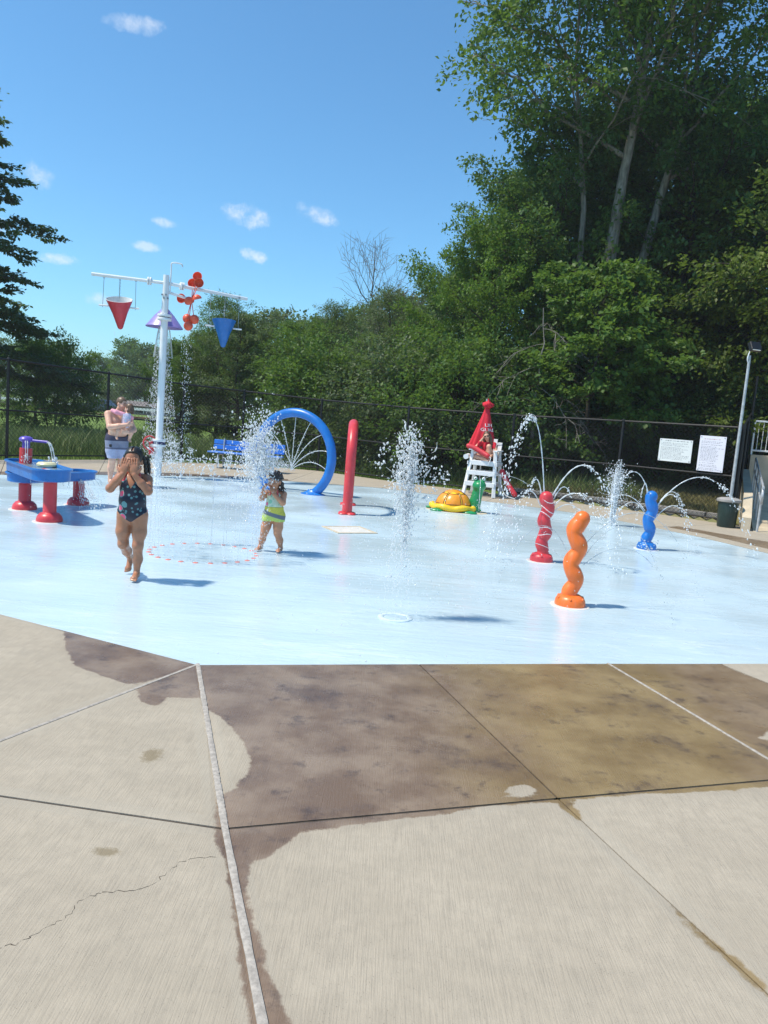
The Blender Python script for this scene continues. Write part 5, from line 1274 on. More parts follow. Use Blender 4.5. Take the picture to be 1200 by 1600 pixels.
class Fig:
    def __init__(s): s.p = []
    def cone(s, a, b, ra, rb, k=.02, op='u', g='body'): s.p.append(('c', a, b, ra, rb, k, op, g)); return s
    def ell(s, c, r, k=.02, rot=None, op='u', g='body'): s.p.append(('e', c, r, k, rot, op, g)); return s
    def chain(s, P, r, k=.02, g='body'):
        for i in range(len(P) - 1): s.cone(P[i], P[i + 1], r[i], r[i + 1], k, g=g)
        return s
    def bake(s, h=.006, groups=None, infl=0., lo=None, hi=None):
        pts = []
        for q in s.p:
            if groups and q[-1] not in groups: continue
            if q[0] == 'c': pts += [np.array(q[1]) - max(q[3:5]), np.array(q[1]) + max(q[3:5]), np.array(q[2]) - max(q[3:5]), np.array(q[2]) + max(q[3:5])]
            else: pts += [np.array(q[1]) - max(q[2]), np.array(q[1]) + max(q[2])]
        pts = np.array(pts); m = .03 + infl
        S = SDF(pts.min(0) - m if lo is None else lo, pts.max(0) + m if hi is None else hi, h)
        for q in s.p:
            if groups and q[-1] not in groups: continue
            if q[0] == 'c': S.cone(q[1], q[2], q[3], q[4], q[5], q[6])
            else: S.ell(q[1], q[2], q[3], q[4], q[5])
        if infl: S.F = S.F - infl
        return S
    def hand(s, w, d, n, t, sc=1., curl=.3, spread=.12, g='hand'):
        w, d, n, t = (np.array(v, float) for v in (w, d, n, t)); d /= np.linalg.norm(d); n = n - d * (n @ d); n /= np.linalg.norm(n); t = t - d * (t @ d) - n * (t @ n); t /= np.linalg.norm(t)
        s.ell(w + d * .045 * sc, (.040 * sc, .017 * sc, .055 * sc), .012 * sc, np.stack([t, n, d], 1), g=g)
        for off, L in ((.030, .066), (.010, .076), (-.010, .070), (-.029, .055)):
            b = w + d * .082 * sc + t * off * sc; dr = d + t * off * spread / .03; P = [b]; a = curl
            for f in (.42, .32, .26):
                v = dr * math.cos(a) + n * math.sin(a); P.append(P[-1] + v / np.linalg.norm(v) * L * f * sc * 1.05); a += curl * .9
            s.chain(P, [.0098 * sc, .0092 * sc, .0085 * sc, .0072 * sc], .004 * sc, g=g)
        b = w + d * .022 * sc + t * .034 * sc; v = t * .55 + d * .75 + n * .25; v /= np.linalg.norm(v); v2 = t * .25 + d * .9 + n * .35; v2 /= np.linalg.norm(v2)
        s.chain([b, b + v * .034 * sc, b + v * .034 * sc + v2 * .03 * sc], [.0135 * sc, .0115 * sc, .009 * sc], .008 * sc, g=g); return s
    def head(s, c, f, up, sc=1., g='head'):
        f, up = np.array(f, float), np.array(up, float); f /= np.linalg.norm(f); up = up - f * (up @ f); up /= np.linalg.norm(up); x = np.cross(up, -f) * 1.; x = np.cross(-f, up); A = np.stack([x, -f, up], 1); c = np.array(c, float)
        L = lambda *p: c + A @ (np.array(p) * sc); s.A, s.hc, s.hs, s.L = A, c, sc, L; q = lambda *r: tuple(v * sc for v in r)
        s.ell(L(0, .012, .028), q(.077, .094, .090), .02, A, g=g).ell(L(0, -.022, -.030), q(.063, .068, .085), .03 * sc, A, g=g).ell(L(0, -.045, -.092), q(.036, .032, .024), .03 * sc, A, g=g)
        s.cone(L(0, -.086, .012), L(0, -.099, -.022), .007 * sc, .0125 * sc, .012 * sc, g=g)
        for e in (-1, 1):
            s.ell(L(e * .034, -.070, -.032), q(.028, .026, .024), .02 * sc, A, g=g); s.cone(L(e * .045, -.078, .028), L(e * .012, -.086, .026), .006 * sc, .006 * sc, .012 * sc, g=g)
            s.ell(L(e * .030, -.092, .008), q(.018, .014, .011), .012 * sc, A, 's', g=g); s.ell(L(e * .079, .006, -.014), q(.011, .020, .030), .010 * sc, A, g=g)
            s.ell(L(e * .010, -.096, -.024), q(.008, .008, .007), .008 * sc, A, g=g)
        s.ell(L(0, -.086, -.052), q(.022, .010, .006), .006 * sc, A, g=g).ell(L(0, -.084, -.064), q(.019, .010, .007), .006 * sc, A, g=g); return s
    def foot(s, an, toe, sc=1., up=(0, 0, 1), g='body'):
        an, toe = np.array(an, float), np.array(toe, float); d = toe - an; dh = d / np.linalg.norm(d); sd_ = np.cross(dh, up); sd_ /= np.linalg.norm(sd_); u = np.cross(sd_, dh)
        heel = an - dh * .03 * sc - u * .0 + np.array([0, 0, -.035 * sc]) * (abs(dh[2]) < .6)
        ball = toe - dh * .045 * sc; s.cone(heel, ball, .030 * sc, .024 * sc, .02, g=g).cone(an, ball, .032 * sc, .024 * sc, .02, g=g).cone(ball + sd_ * .02 * sc, ball - sd_ * .02 * sc, .020 * sc, .018 * sc, .012, g=g)
        for k, o in enumerate((-.028, -.013, .001, .014, .026)):
            L = (.045, .042, .038, .033, .027)[k] * sc; s.cone(ball + sd_ * o * sc * -1 * s.fs, ball + sd_ * o * sc * -1 * s.fs + dh * L, .0105 * sc, .0085 * sc, .005, g=g)
        return s
    fs = 1
def face_bits(fig, o, iris_='iris', eyes=True, lips=True):
    L, sc = fig.L, fig.hs
    if eyes:
        for e in (-1, 1):
            if eyes == 'closed': MB().tube([L(e * .044, -.0805, .004), L(e * .036, -.0855, .0), L(e * .022, -.0865, .0), L(e * .014, -.0845, .004)], .0026 * sc, 5).build('eyelid', MATS['hair_dark'], o)
            w = None if eyes == 'closed' else MB().sphere(L(e * .030, -.0745, .008), .0125 * sc, 12, 8).build('eye', MATS['eye_white'], o); w and MB().sphere(L(e * .030, -.0825, .008), .0062 * sc, 10, 6).build('iris', MATS[iris_], w)
            MB().tube([L(e * .048, -.074, .031), L(e * .03, -.086, .036), L(e * .012, -.089, .031)], .0035 * sc, 5).build('eyebrow', MATS['hair_dark'], o)
    if lips:
        MB().tube([L(-.021, -.090, -.056), L(-.008, -.0965, -.053), L(.008, -.0965, -.053), L(.021, -.090, -.056)], [.002 * sc, .0045 * sc, .0045 * sc, .002 * sc], 6).build('lips', MATS['lip'], o)

# --- girl covering her face, walking towards the camera
f = Fig(); hL, hR = (.070, .0, .62), (-.070, .02, .62)
f.ell((0, .01, .655), (.120, .100, .105), .04, g='torso').ell((0, -.01, .76), (.120, .102, .10), .05, g='torso').ell((0, 0, .88), (.120, .090, .11), .05, g='torso').cone((-.09, .01, .965), (.09, .01, .965), .052, .052, .04, g='torso')
f.cone((0, .005, .97), (0, -.01, 1.06), .045, .042, .02, g='neck')
f.head((0, -.03, 1.135), (0, -1, -.12), (0, -.1, 1), .98)
for s_ in (-1, 1):
    e = (s_ * .172, -.135, .872); w = (s_ * .054, -.168, 1.012)
    f.chain([(s_ * .132, .0, .965), e], [.044, .039], .03, g='arm').chain([e, tuple(.5 * (np.array(e) + w) + np.array([0, -.006, 0])), w], [.038, .035, .026], .015, g='arm')
    f.hand(w, (-s_ * .16, .06, 1), (-s_ * .15, 1, 0), (s_, 0, 0), .98, .10, .09)
f.chain([hL, (.074, -.005, .46), (.068, -.015, .335), (.064, .012, .20), (.056, .025, .075)], [.078, .064, .046, .043, .027], .03, g='leg'); f.ell((.07, -.04, .335), (.04, .03, .04), .02, g='leg')
f.chain([hR, (-.080, .01, .46), (-.080, .03, .335), (-.082, .17, .24), (-.082, .30, .145)], [.078, .064, .046, .043, .027], .03, g='leg'); f.ell((-.08, .0, .335), (.04, .03, .04), .02, g='leg')
f.fs = -1; f.foot((.056, .025, .065), (.062, -.115, .020), .88); f.fs = 1; f.foot((-.082, .305, .135), (-.088, .235, .022), .85, up=(0, -1, .4))
S = f.bake(.0052); S.F = np.maximum(S.F, .001 - S.grid()[2]); girl = ob('person', S.mesh('person', 'skin_brown'), None, (-2.35, 7.12, .003), (0, 0, R(3)))
tag(girl, 'child in dark floral swimsuit walking barefoot with both hands over the face', 'person', 'people at the splash pad')
S = f.bake(.005, ('torso', 'leg'), .0055); X, Y, Z = S.grid(); 
side = .563 + .78 * np.clip(np.abs(X) - .012, 0, 1) + .10 * (Y > .03) * np.abs(X)
reg = np.maximum(side - Z, Z - (.985 - 1.1 * np.clip(np.abs(np.abs(X) - .075) - .02, 0, .1) - .9 * np.clip(.055 - np.abs(X), 0, .06)))
reg = np.maximum(reg, np.abs(X) - .150); ob('swimsuit', S.mesh('swimsuit', 'swim_floral', np.maximum(S.F, reg)), girl)
for s_ in (-1, 1): MB().tube(spline([(s_ * .075, -.072, .955), (s_ * .07, -.045, 1.0), (s_ * .052, -.0, 1.022), (s_ * .03, .05, 1.01)], 5), .009, 8).build('strap', MATS['strap_coral'], girl)
# fingernails and fingertips are light; hair parted with two braids a side
h = Fig(); L = f.L
h.ell(L(0, .016, .036), tuple(v * .98 for v in (.086, .104, .098)), .01, f.A)
S = h.bake(.0048); X, Y, Z = S.grid(); c = np.array(L(0, 0, 0)); ly = (Y - c[1]) * f.A[1, 1] + (Z - c[2]) * f.A[2, 1]; lz = (Y - c[1]) * f.A[1, 2] + (Z - c[2]) * f.A[2, 2]
reg = np.maximum(-(ly + .040) + -.9 * np.clip(lz - .060, 0, .2), -(lz + .055)); F = np.maximum(S.F, reg); F = np.maximum(F, .007 - np.sqrt((X - .003 - .0 * Y) ** 2 + np.clip(-.06 - ly, 0, 1) ** 2 + np.clip(L(0, 0, .10)[2] - Z, 0, 1) ** 2))
ob('hair', S.mesh('hair', 'hair_black', F), girl)
for s_ in (-1, 1):
    for dx, dy, n in ((.0, 0, 8), (.018, .055, 7)):
        B = Fig(); p = np.array([s_ * (.082 + dx), -.01 + dy, 1.165])
        for k in range(n): B.ell(p, (.017, .018, .017), .006); p = p + np.array([s_ * (.006 if k < 3 else .0015), .002, -.023 + .001 * k]); p[0] += .004 * (-1) ** k
        B.cone(p, p + np.array([0, 0, -.02]), .012, .004, .01); ob('braid', B.bake(.0045).mesh('braid', 'hair_black'), girl)
# --- small child in the spray
f = Fig()
f.ell((0, .0, .46), (.105, .085, .085), .04, g='torso').ell((0, -.012, .55), (.100, .085, .085), .05, g='torso').ell((0, 0, .645), (.098, .072, .085), .05, g='torso').cone((-.065, .005, .705), (.065, .005, .705), .042, .042, .04, g='torso').cone((0, 0, .71), (0, -.01, .79), .036, .034, .02, g='neck')
f.head((-.01, -.02, .855), (-.45, -1, -.08), (-.08, 0, 1), .92)
eL, wL = (.115, -.085, .615), (.015, -.135, .71); eR, wR = (-.145, -.07, .645), (-.12, -.125, .74)
f.chain([(.105, .0, .71), eL, wL], [.038, .033, .023], .02, g='arm').chain([(-.105, .0, .71), eR, wR], [.038, .033, .023], .02, g='arm')
f.hand(wL, (-.45, .05, 1), (-.2, 1, 0), (1, 0, .3), .66, .25).hand(wR, (.25, .15, 1), (.6, .8, 0), (-.5, .3, 0), .66, .25)
f.chain([(.058, 0, .44), (.062, -.01, .30), (.060, -.012, .235), (.085, .02, .14), (.10, .03, .055)], [.072, .056, .044, .040, .025], .025, g='leg').chain([(-.058, 0, .44), (-.085, -.015, .30), (-.098, -.02, .235), (-.125, .0, .14), (-.145, .015, .055)], [.072, .056, .044, .040, .025], .025, g='leg')
f.fs = -1; f.foot((.10, .03, .048), (.085, -.085, .018), .72); f.fs = 1; f.foot((-.145, .015, .048), (-.17, -.10, .018), .72)
S = f.bake(.0050); S.F = np.maximum(S.F, .001 - S.grid()[2]); kid = ob('person', S.mesh('person', 'skin_tan'), None, (-1.32, 9.18, .003), (0, 0, R(-4)))
tag(kid, 'small child in green and yellow swimwear standing in the spray, hands at the chin', 'person', 'people at the splash pad'); face_bits(f, kid, eyes='closed')
S = f.bake(.005, ('torso',), .0055); X, Y, Z = S.grid(); ob('swim_top', S.mesh('swim_top', 'kid_top', np.maximum(S.F, np.maximum(.515 - Z, np.maximum(Z - (.725 - .9 * np.clip(np.abs(X) - .05, 0, 1)), np.abs(X) - .098)))), kid)
S = f.bake(.005, ('torso', 'leg'), .011); X, Y, Z = S.grid(); ob('swim_shorts', S.mesh('swim_shorts', 'kid_shorts', np.maximum(S.F, np.maximum(.375 - Z + .10 * np.clip(.05 - np.abs(X), 0, .05), Z - .555))), kid)
MB().tube(spline([(-.05, -.068, .69), (-.04, -.06, .725), (-.025, -.03, .755), (0, .035, .765), (.025, -.03, .755), (.04, -.06, .725), (.05, -.068, .69)], 5), .011, 8).build('halter_strap', MATS['strap_coral'], kid)
rg = np.random.default_rng(5); h = Fig(); L = f.L; h.ell(L(0, .02, .035), tuple(v * .92 for v in (.086, .102, .098)), .01, f.A)
for k in range(150):
    v = rg.normal(0, 1, 3); v /= np.linalg.norm(v)
    if v[1] < -.12 and v[2] < .55: continue
    if v[2] < -.75: continue
    h.ell(L(v[0] * .088, .02 + v[1] * .104, .03 + v[2] * .1 - (.05 if v[2] < 0 else 0)), tuple(rg.uniform(.010, .019, 3)), .006)
for k in range(26):
    a = rg.uniform(-.2, math.pi + .2); p = np.array(L(.085 * math.cos(a), .02 + .085 * math.sin(a), -.03)); h.chain([p, p + rg.normal(0, .012, 3) + np.array([0, 0, -.045]), p + rg.normal(0, .02, 3) + np.array([0, 0, -.085])], [.014, .011, .005], .006)
S = h.bake(.005); X, Y, Z = S.grid(); ob('hair', S.mesh('hair', 'hair_dark'), kid)
# --- man holding a toddler
f = Fig(); MZ = R(44)
f.ell((0, .02, .93), (.185, .145, .13), .06, g='torso').ell((0, -.03, 1.07), (.190, .165, .13), .07, g='torso').ell((0, .0, 1.23), (.190, .135, .15), .07, g='torso').cone((-.13, .02, 1.375), (.13, .02, 1.375), .075, .075, .06, g='torso').ell((0, .05, 1.40), (.10, .07, .06), .05, g='torso')
f.cone((0, .02, 1.40), (.02, -.03, 1.50), .062, .058, .03, g='neck'); f.head((.035, -.055, 1.585), (.45, -1, -.28), (.18, -.15, 1), 1.02)
eR, wR = (-.235, -.16, 1.13), (.02, -.37, 1.20); eL, wL = (.25, -.17, 1.10), (.03, -.40, 1.05)
f.chain([(-.20, .02, 1.375), eR], [.066, .054], .03, g='arm').chain([eR, (-.11, -.275, 1.16), wR], [.054, .052, .033], .02, g='arm').chain([(.20, .02, 1.375), eL], [.066, .054], .03, g='arm').chain([eL, (.14, -.29, 1.07), wL], [.054, .052, .033], .02, g='arm')
f.hand(wR, (.9, -.12, .16), (.1, 1, .1), (0, .1, 1), .95, .38).hand(wL, (-.9, -.05, .05), (-.1, 1, .2), (0, .1, 1), .95, .38)
for s_, yk, ya in ((-1, -.03, .03), (1, .0, .06)): f.chain([(s_ * .095, .02, .88), (s_ * .10, .0, .68), (s_ * .098, yk, .49), (s_ * .10, ya - .01, .33), (s_ * .10, ya, .09)], [.115, .098, .066, .064, .038], .03, g='leg'); f.fs = -s_; f.foot((s_ * .10, ya, .085), (s_ * .115, ya - .20, .024), 1.15)
S = f.bake(.0085); S.F = np.maximum(S.F, .001 - S.grid()[2]); man = ob('person', S.mesh('person', 'skin_fair'), None, (-5.32, 15.05, .003), (0, 0, MZ))
tag(man, 'bare chested adult in grey and navy swim trunks hugging a toddler by the pole', 'person', 'people at the splash pad'); face_bits(f, man, eyes='closed')
S = f.bake(.008, ('torso', 'leg'), .022); X, Y, Z = S.grid(); ob('swim_trunks', S.mesh('swim_trunks', 'trunks', np.maximum(S.F, np.maximum(.52 - Z, Z - (.985 + .25 * Y)))), man)
MB().box((-.185, -.07, .77), (.02, .12, .05), (0, 0, R(15)), .006).build('pocket_patch', MATS['short_dark'], man)
h = Fig(); L = f.L; h.ell(L(0, .016, .036), tuple(v * 1.02 for v in (.084, .102, .098)), .01, f.A); S = h.bake(.006); X, Y, Z = S.grid()
P = [X - f.hc[0], Y - f.hc[1], Z - f.hc[2]]; ly = sum(P[i] * f.A[i, 1] for i in range(3)); lz = sum(P[i] * f.A[i, 2] for i in range(3)); reg = np.maximum(-(ly + .052) - .9 * np.clip(lz - .062, 0, 1), -(lz + .02 + .5 * np.clip(ly - .02, -.05, .1)))
ob('hair', S.mesh('hair', 'hair_light', np.maximum(S.F, reg)), man)
# toddler in the man's arms, built in the man's frame
f = Fig()
f.ell((.05, -.245, 1.19), (.085, .078, .075), .04, g='torso').ell((.05, -.25, 1.30), (.082, .072, .10), .05, g='torso').cone((.0, -.245, 1.375), (.10, -.245, 1.375), .038, .038, .03, g='torso').cone((.06, -.24, 1.38), (.085, -.235, 1.43), .034, .032, .02, g='neck')
f.head((.115, -.215, 1.50), (-.5, .75, -.1), (.15, .0, 1), .80)
f.chain([(-.015, -.235, 1.375), (-.11, -.165, 1.42), (-.135, -.02, 1.445)], [.036, .033, .026], .015, g='arm').chain([(.11, -.25, 1.37), (.19, -.18, 1.33), (.20, -.09, 1.38)], [.036, .031, .024], .015, g='arm')
f.hand((-.135, -.02, 1.445), (.2, 1, .1), (1, 0, 0), (0, 0, 1), .5, .3).hand((.20, -.09, 1.38), (-.2, 1, .3), (-1, 0, 0), (0, 0, 1), .5, .3)
f.chain([(.0, -.25, 1.16), (-.10, -.27, 1.08), (-.13, -.245, .96)], [.058, .045, .026], .02, g='leg').chain([(.10, -.25, 1.16), (.13, -.31, 1.05), (.12, -.27, .92)], [.058, .045, .026], .02, g='leg')
f.foot((-.13, -.24, .95), (-.14, -.31, .905), .58).foot((.12, -.265, .91), (.12, -.335, .865), .58)
tod = ob('person', f.bake(.0055).mesh('person', 'skin_rosy'), None, (-5.32, 15.05, .003), (0, 0, MZ)); tag(tod, 'toddler in a pink patterned swim shirt carried in the bare chested adult\'s arms', 'person', 'people at the splash pad')
S = f.bake(.005, ('torso', 'arm'), .007); X, Y, Z = S.grid(); ob('swim_shirt', S.mesh('swim_shirt', 'toddler_print', np.maximum(S.F, np.maximum(1.13 - Z, np.maximum(-.03 - X, X - .13)))), tod)
B = Fig().chain([(-.0, -.24, 1.385), (-.11, -.165, 1.42), (-.14, -.05, 1.445)], [.046, .044, .038], .02); ob('sleeve', B.bake(.006).mesh('sleeve', 'pink_cloth'), tod); B = Fig().chain([(.10, -.25, 1.37), (.19, -.18, 1.33), (.198, -.13, 1.355)], [.045, .041, .035], .02); ob('sleeve', B.bake(.006).mesh('sleeve', 'pink_cloth'), tod)
h = Fig(); L = f.L; h.ell(L(0, .018, .036), tuple(v * .8 for v in (.086, .104, .100)), .01, f.A)
for k in range(40):
    a = rg.uniform(-.3, math.pi + .3); p = np.array(L(.075 * math.cos(a), .02 + .085 * math.sin(a), rg.uniform(-.06, .02))); h.cone(p, p + np.array([rg.normal(0, .008), rg.normal(0, .008), -.045]), .013, .006, .008)
S = h.bake(.0055); X, Y, Z = S.grid(); P = [X - f.hc[0], Y - f.hc[1], Z - f.hc[2]]; ly = sum(P[i] * f.A[i, 1] for i in range(3)); lz = sum(P[i] * f.A[i, 2] for i in range(3)); ob('hair', S.mesh('hair', 'hair_brown', np.maximum(S.F, -(ly + .045) - .9 * np.clip(lz - .05, 0, 1))), tod)
# --- lifeguard sitting curled on the chair
f = Fig()
f.ell((0, .10, .965), (.155, .125, .10), .05, g='torso').ell((0, .105, 1.09), (.125, .10, .11), .05, g='torso').ell((.0, .09, 1.21), (.135, .095, .11), .05, g='torso').cone((-.11, .08, 1.30), (.11, .08, 1.30), .052, .052, .04, g='torso').cone((0, .075, 1.31), (-.01, .03, 1.40), .044, .042, .02, g='neck')
f.head((-.03, .0, 1.475), (.12, -1, -.12), (-.18, 0, 1), .95)
eR, wR = (-.24, -.13, 1.185), (-.11, -.085, 1.40); eL, wL = (.25, -.03, 1.09), (.19, -.24, 1.02)
f.chain([(-.155, .07, 1.295), eR], [.048, .040], .03, g='arm').chain([eR, wR], [.039, .027], .02, g='arm').chain([(.155, .07, 1.295), eL], [.048, .040], .03, g='arm').chain([eL, wL], [.039, .027], .02, g='arm')
f.hand(wR, (.35, .1, 1), (.9, .3, 0), (0, 1, .2), .85, .45).hand(wL, (-.3, -.8, -.3), (-.4, .2, -1), (-.8, 0, .2), .85, .35)
f.chain([(.09, .08, .945), (.095, -.12, 1.10), (.10, -.235, 1.225)], [.092, .08, .056], .03, g='leg').chain([(.10, -.235, 1.225), (.12, -.24, 1.08), (.135, -.27, .93)], [.056, .052, .034], .02, g='leg').chain([(-.09, .08, .945), (-.20, -.08, .95), (-.29, -.19, .955)], [.092, .08, .056], .03, g='leg').chain([(-.29, -.19, .955), (-.14, -.27, .945), (.0, -.32, .93)], [.056, .052, .034], .02, g='leg')
f.foot((.135, -.27, .93), (.16, -.42, .895), 1.0).foot((.0, -.32, .93), (.13, -.38, .91), .95)
grd = ob('person', f.bake(.0075).mesh('person', 'skin_guard'), None, (2.42, 19.15, .016), (0, 0, R(-20))); tag(grd, 'lifeguard in red shirt and dark sunglasses sitting curled up on the white chair', 'person', 'people at the splash pad'); face_bits(f, grd, eyes=False)
S = f.bake(.007, ('torso', 'arm'), .010); X, Y, Z = S.grid(); up = np.maximum(1.02 - Z, Z - 1.335); slv = np.maximum(np.abs(X) - .215, 1.185 - Z - 9 * np.clip(.15 - np.abs(X), 0, .02)); ob('shirt', S.mesh('shirt', 'shirt_red', np.maximum(S.F, np.maximum(up, slv))), grd)
S = f.bake(.007, ('torso', 'leg'), .009); X, Y, Z = S.grid(); ob('shorts', S.mesh('shorts', 'short_dark', np.maximum(S.F, np.maximum(-.02 - Y, Z - 1.06))), grd)
L = f.L
gl = MB()
for e in (-1, 1): gl.sphere(L(e * .033, -.088, .010), .024 * .95, 12, 8, (1.05, .35, .85)); gl.tube([L(e * .055, -.08, .014), L(e * .082, .0, .005)], .003, 5)
gl.tube([L(-.012, -.098, .014), L(.012, -.098, .014)], .003, 5).build('sunglasses', MATS['sunglass'], grd)
h = Fig(); h.ell(L(0, .02, .036), tuple(v * .95 for v in (.087, .106, .098)), .01, f.A).chain([L(.07, .02, .02), L(.092, .01, -.08), L(.10, -.03, -.20), L(.09, -.06, -.30)], [.035, .038, .035, .015], .02).chain([L(-.07, .03, .02), L(-.09, .03, -.08), L(-.08, .03, -.2)], [.035, .035, .02], .02).chain([L(0, .08, 0), L(0, .09, -.1), L(0, .09, -.22)], [.06, .06, .03], .02)
S = h.bake(.0065); X, Y, Z = S.grid(); P = [X - f.hc[0], Y - f.hc[1], Z - f.hc[2]]; ly = sum(P[i] * f.A[i, 1] for i in range(3)); lz = sum(P[i] * f.A[i, 2] for i in range(3)); lx = sum(P[i] * f.A[i, 0] for i in range(3))
ob('hair', S.mesh('hair', 'hair_brown', np.maximum(S.F, np.maximum(-(ly + .045) - .9 * np.clip(lz - .055, 0, 1), -9 + 0 * lx) - .0 * lx)), grd)
t2 = thing('rescue_tube', 'red rescue tube lying across the lifeguard\'s lap', 'rescue tube', (2.42, 19.15, .016), R(-20))
MB().tube(spline([(-.43, -.36, 1.215), (-.22, -.36, 1.16), (.02, -.385, 1.055), (.17, -.43, .985)], 6), [.035] + [.06] * 17 + [.04], 14).build('float', MATS['tube_red'], t2)
MB().tube(spline([(.17, -.43, .985), (.22, -.45, .95), (.2, -.46, .86), (.17, -.45, .78)], 5), .008, 6).build('strap', MATS['letter_white'], t2)
# ---------------------------------------------------------------- water in the air
t = NT('spray_water'); t.set((.93, .96, .98), .10, .6); t.p.inputs['Transmission Weight'].default_value = .16; t.p.inputs['IOR'].default_value = 1.33
tr = t.node('ShaderNodeBsdfTransparent'); mx = t.node('ShaderNodeMixShader'); mx.inputs[0].default_value = .38; t.l.new(t.p.outputs[0], mx.inputs[1]); t.l.new(tr.outputs[0], mx.inputs[2]); t.l.new(mx.outputs[0], t.out.inputs['Surface'])
t = NT('stream_water'); t.set((.80, .89, .95), .06, .6); t.p.inputs['Transmission Weight'].default_value = .55; t.p.inputs['IOR'].default_value = 1.33
g_ = (1 + 5 ** .5) / 2
ICO = np.array([(-1, g_, 0), (1, g_, 0), (-1, -g_, 0), (1, -g_, 0), (0, -1, g_), (0, 1, g_), (0, -1, -g_), (0, 1, -g_), (g_, 0, -1), (g_, 0, 1), (-g_, 0, -1), (-g_, 0, 1)]) / math.hypot(1, g_)
ICF = np.array([(0, 11, 5), (0, 5, 1), (0, 1, 7), (0, 7, 10), (0, 10, 11), (1, 5, 9), (5, 11, 4), (11, 10, 2), (10, 7, 6), (7, 1, 8), (3, 9, 4), (3, 4, 2), (3, 2, 6), (3, 6, 8), (3, 8, 9), (4, 9, 5), (2, 4, 11), (6, 2, 10), (8, 6, 7), (9, 8, 1)])
class Water:
    def __init__(s): s.V = []; s.F = []; s.n = 0
    def push(s, V, F): s.V.append(V); s.F.append(F + s.n); s.n += len(V); return s
    def drops(s, P, r, vel=None, st=0.):
        P = np.asarray(P, float); r = np.broadcast_to(np.asarray(r, float), (len(P),)); k = P[:, 2] > .004; P, r = P[k], r[k]
        V = ICO[None] * (1 + RNG.normal(0, .16, (len(P), 12, 1))) * r[:, None, None]
        if vel is not None:
            v = np.broadcast_to(np.asarray(vel, float), (len(k), 3))[k]; sp = np.linalg.norm(v, axis=1, keepdims=True) + 1e-6; d = v / sp
            V = V + (V @ d[:, :, None]) * d[:, None, :] * (st * np.minimum(sp, 4) / 2)[:, :, None]
        n = len(P); return s.push((V + P[:, None]).reshape(-1, 3), (ICF[None] + 12 * np.arange(n)[:, None, None]).reshape(-1, 3))
    def tube(s, P, r, k=5):
        T = Tubes(); T.add(P, r, k); Q = T.F[0]; return s.push(T.V[0], np.concatenate([Q[:, :3], Q[:, [0, 2, 3]]]))
    def arc(s, p0, pa, r=.006, solid=.55, n=46, end=0., jit=1., dens=1.):
        """ballistic jet from p0 through its apex pa, whole at first, then breaking into drops"""
        p0, pa = np.array(p0, float), np.array(pa, float); g = 9.8; vz = math.sqrt(2 * g * max(.002, pa[2] - p0[2])); ta = vz / g; v = np.array([(pa[0] - p0[0]) / ta, (pa[1] - p0[1]) / ta, vz])
        te = ta + math.sqrt(2 * max(.01, pa[2] - end) / g); tt = np.linspace(0, te, n); f = lambda q: p0 + v * q[:, None] + np.stack([0 * q, 0 * q, -.5 * g * q * q], 1)
        if solid > 0:
            ts = np.linspace(0, te * solid, 26); s.tube(f(ts), r * (1 + .25 * np.sin(ts * 90 + p0[2] * 50)) * np.linspace(1.1, .7, 26))
        m = int(52 * dens * te / .7); td = RNG.uniform(te * max(0, solid - .12), te, m); P = f(td); u = (td / te)[:, None]
        P = P + RNG.normal(0, .016 * jit, (m, 3)) * (u * 1.6) ** 1.5; vel = v + np.stack([0 * td, 0 * td, -g * td], 1)
        s.drops(P, r * (.35 + 1.2 * RNG.uniform(0, 1, m) ** 1.6), vel, .6); return s
    def column(s, c, top, rad, n, r=(.004, .013), spread=.3, bias=1.6, x0=.0):
        """foamy jet: drops crowd the core and the crest, some fall around it"""
        u = RNG.uniform(0, 1, n) ** (1 / bias); z = x0 + (top * RNG.normal(.86, .075, n).clip(.6, 1) - x0) * u; a = RNG.uniform(0, 2 * math.pi, n); rr = np.abs(RNG.normal(0, rad, n)) * (.35 + .9 * u)
        P = np.stack([c[0] + rr * np.cos(a), c[1] + rr * np.sin(a), z], 1); s.drops(P, RNG.uniform(*r, n), (0, 0, 2.), .5)
        m = n // 2; a = RNG.uniform(0, 2 * math.pi, m); rr = np.abs(RNG.normal(0, spread, m)); z = top * (1 - (rr / (spread * 3.2)) ** 1.2) * RNG.uniform(.15, 1., m)
        s.drops(np.stack([c[0] + rr * np.cos(a), c[1] + rr * np.sin(a), np.maximum(z, .01)], 1), RNG.uniform(r[0] * .7, r[1] * .72, m), (0, 0, -2.), .3); return s
    def strand(s, p, d, L, r):
        """a ragged lobe of water torn from a crest"""
        P = [np.array(p, float)]; d = np.array(d, float)
        for k in range(7): d = d + RNG.normal(0, .35, 3); d /= np.linalg.norm(d); P.append(P[-1] + d * L / 7)
        P = np.array(spline(P, 3)); s.tube(P, np.maximum(.002, r * (.55 + .45 * np.sin(np.linspace(0, 9, len(P)) + RNG.uniform(0, 6))) * np.sin(np.linspace(.25, math.pi - .1, len(P)))), 6); return s
    def build(s, name, label, cat='water jet', group=None, m='spray_water'):
        o = ob(name, np_mesh(name, np.concatenate(s.V), np.concatenate(s.F), m, True)); return tag(o, label, cat, group, 'stuff')
JG = 'water jets on the splash pad'
